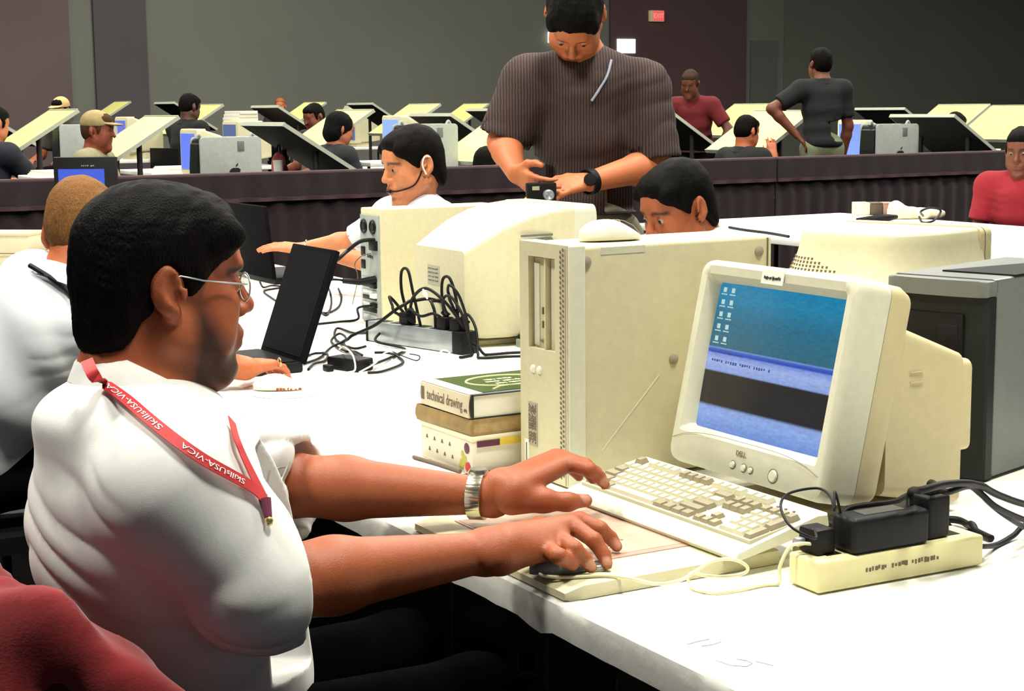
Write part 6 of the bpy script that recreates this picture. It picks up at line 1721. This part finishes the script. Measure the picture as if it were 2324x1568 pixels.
# ================================================================== grey towers, monitors and tables among the boards
def emblem_me(r):
    """round fruit with a bite and a leaf"""
    n = 30; pts = []
    for i in range(n):
        a = 2 * math.pi * i / n
        rr = r * (1 + .06 * math.cos(2 * a) - .10 * math.exp(-((a - math.pi / 2) / .22) ** 2) - .06 * math.exp(-((a - 1.5 * math.pi) / .2) ** 2))
        if abs(((a + math.pi) % (2 * math.pi)) - math.pi - .1) < .42: rr *= .74
        pts.append((rr * math.cos(a), rr * math.sin(a)))
    bm = bmesh.new()
    for ptl in (pts, [(0, r * 1.05), (r * .12, r * 1.35), (r * .42, r * 1.62), (r * .38, r * 1.28)]):
        a = [bm.verts.new((x, y, 0)) for x, y in ptl]; b = [bm.verts.new((x, y, .003)) for x, y in ptl]
        for k in range(len(a)): bm.faces.new((a[k], a[(k + 1) % len(a)], b[(k + 1) % len(b)], b[k]))
        bm.faces.new(a[::-1]); bm.faces.new(b)
    return bm_mesh(bm)
def far_table(label, px, py, Y, L=1.2, D=.7, zt=.74):
    """desk whose top's left-front corner lies under the pixel"""
    p = Py(px, py, Y); s_, t_, _ = ST(p)
    return folding_table(label, s_, s_ + L, t_ - D / 2, t_ + D / 2, zt, None)
def grey_tower(label, px0, py0, Y, on):
    """near top-left corner of the side panel under the pixel"""
    p = Py(px0, py0, Y); s_, t_, z_ = ST(p)
    h = .43; zb = z_ - h
    t = thing('computer_tower', label, 'computer', W(s_ - .2, t_, zb), YAW)
    side = [(y, z) for y, z in rrect(0, .46, .012, h, .03, 4)]
    obj('side_panel', prism_me(side, 'x', .185, .2, .004), M['grey_mac'], t)
    obj('side_panel', prism_me(side, 'x', 0, .015, .004), M['grey_mac'], t)
    obj('core', prism_me([(y, z) for y, z in rrect(.008, .452, .02, h - .008, .03, 4)], 'x', .015, .185), M['grey_dark'], t)
    obj('front_arch', prism_me([(-.012, .04), (.03, .02), (.03, h - .02), (-.004, h - .05), (-.016, h * .5)], 'x', .02, .18), M['grey_dark'], t)
    for y0 in (.0, .40): tube('handle', [(.1, y0 + .01, h - .01), (.1, y0 + .03, h + .018), (.1, y0 + .05, h - .01)], .012, M['grey_mac'], t)
    o = obj('fruit_emblem', emblem_me(.046), M['grey_dark'], t); place(o, (.2005, .26, h * .40), (0, 1, 0), (0, 0, 1))
    box('latch', (.199, .28, h - .10), (.204, .33, h - .03), M['grey'], t, .002)
    return t, s_, t_, zb
def far_crt(label, px, py, Y, blue='5a74d0', w=.36, h=.34, top=None, flat=False):
    """screen toward -v; top-left corner of the bezel under the pixel"""
    p = Py(px, py, Y); s_, t_, z_ = ST(p); z_ = z_ if top is None else top; zb = z_ - h
    t = thing('crt_monitor', label, 'monitor', W(s_, t_, zb - .05), YAW)
    br = lambda y, g, lo, hi: [(x, y, z) for x, z in rrect(g, w - g, lo, hi, .02)]
    obj('front_bezel', loft_me([br(-.01, .01, .06, h + .04), br(0, 0, .05, h + .05), br(.07, 0, .05, h + .05)], True, True, 40), M['beige'], t)
    if flat: obj('rear_housing', loft_me([br(.07, .004, .06, h + .05), br(.27, .02, .07, h + .05), br(.38, .07, .08, h - .06)], True, True, 40), M['beige'], t)
    else: obj('rear_housing', loft_me([br(.07, .01, .06, h + .04), br(.2, .04, .07, h), br(.36, .08, .08, h - .08)], True, True, 40), M['beige'], t)
    box('screen', (.03, -.014, .09), (w - .03, -.009, h + .015), mat('blue_glow_' + blue, srgb(blue), .3, emit=srgb(blue), estr=.8), t)
    box('base_plate', (.06, .03, 0), (w - .06, .25, .06), M['beige'], t, .005)
    return t, s_, t_, zb - .05
def desk_for(label, s_, t_, zb, s0=-.9, s1=.25, t0=-.35, t1=.55):
    return folding_table(label, s_ + s0, s_ + s1, t_ + t0, t_ + t1, zb)
for lab, px, py, Y, dl in (
        ('silver-grey tower with a dark fruit emblem in front of the dark-backed board', 452, 312, 11.6, 'white desk under the silver-grey tower with the fruit emblem'),
        ('silver-grey tower behind the man in the tan cap', 134, 283, 12.9, 'white desk under the tower behind the tan cap'),
        ('silver-grey tower behind the head of the headset man', 916, 282, 12.4, 'white desk under the tower behind the headset man'),
        ('silver-grey tower beside the man in the black polo', 1990, 282, 13.4, 'white desk under the tower beside the black polo')):
    t, s_, t_, zb = grey_tower(lab, px, py, Y, None); desk_for(dl, s_, t_, zb, -.35, .12, -.12, .85 if 'emblem' in lab else .55)
for lab, px, py, Y, dl, bl_ in (
        ('beige monitor with a blue screen left of the fruit-marked tower', 410, 292, 12.6, None, '4a62cc'),
        ('beige monitor with a pale blue screen beside the headset man', 868, 262, 14.4, None, '7a98e8'),
        ('beige monitor with a blue screen beside the black polo', 1902, 272, 14.4, None, '6078d8'),
        ('beige monitor with a blue screen behind the tan-capped face', 262, 265, 15.6, None, '5a64b8')):
    t, s_, t_, zb = far_crt(lab, px, py, Y, bl_)
    desk_for('white desk under the ' + lab, s_, t_, zb, -.25, .37 if 'left of' not in lab else .40, -.3, .45)
def paper_pile(label, px, py, Y, w=.3, d=.25, h=.06, m='paper', desk=(.3, .3, .2, .3), crt=None):
    p = Py(px, py, Y)
    t = thing('paper_stack', label, 'paper', (p.x, p.y, p.z - h), YAW + R(5))
    for k in range(3): box('sheet_pile', (0.01 * k, .006 * k, h * k / 3), (w + .01 * k, d - .006 * k, h * (k + 1) / 3), M[m], t, .002)
    if crt:
        _, s_, t_, zb = far_crt(crt[0], px, py, Y, '4a5a80', .42, crt[1], p.z - h, True)
        desk_for('white desk under the ' + crt[0], s_, t_, zb, -.15, .55, -.2, .45); return t
    desk = folding_table('white desk under the ' + label, ST(p)[0] - desk[0], ST(p)[0] + w + desk[1], ST(p)[1] - desk[2], ST(p)[1] + d + desk[3], p.z - h)
    return t
paper_pile('heap of papers behind the emblem tower', 505, 252, 17.0, .36, .22, .1, crt=('beige monitor stacked with papers behind the emblem tower', .40))
paper_pile('white papers beside the knee of the woman with the bob', 818, 378, 16.3, .35, .3, .03)
paper_pile('sheaf of papers behind the yellow boards', 778, 240, 22.6, .34, .22, .06, crt=('beige monitor stacked with a sheaf of papers behind the yellow boards', .44))
paper_pile('white papers at the foot of the right-hand lime board', 2178, 338, 18.0, .3, .3, .03)
paper_pile('papers on the desk of the man in dark blue', 62, 386, 10.05, .45, .2, .03, desk=(.05, .05, .05, .05))
paper_pile('pale sheets beside the blue-screened monitor', 345, 377, 13.6, .3, .3, .03)
bpy.context.view_layer.update()

# red bag and white cup on the desk of the emblem tower
p = Py(634, 392, 11.25)
hbg = thing('handbag', 'small red bag on the desk under the dark-backed board', 'bag', p - ZV_ * .02, YAW)
S = Sdf((-.12, -.08, -.02), (.12, .08, .26), .008)
S.ell((0, 0, .07), (.075, .045, .09), None, .02); S.ell((.03, 0, .03), (.07, .05, .045), None, .02)
S.displace(lambda x, y, z: .006 * wob(x, y, z, 40), .02); S.half((0, 0, -.018), (0, 0, -1), np.array([-.3] * 3), np.array([.3] * 3), .002)
v, f = S.mesh(); obj('bag_body', np_mesh(v, f), mat('red_vinyl', (.42, .07, .06), .5), hbg)
tube('bag_handle', [(-.03, 0, .14), (-.02, 0, .20), (.02, 0, .20), (.03, 0, .14)], .006, M['black'], hbg)
cu = obj('paper_cup', lathe_me([(.028, 0), (.036, .10), (.037, .103), (.034, .10), (.026, .004), (0, .004)], 20), M['white']); cu.location = Py(632, 392, 11.10) + Vector((0, 0, -.02)); tag(cu, 'white paper cup beside the small red bag', 'cup')
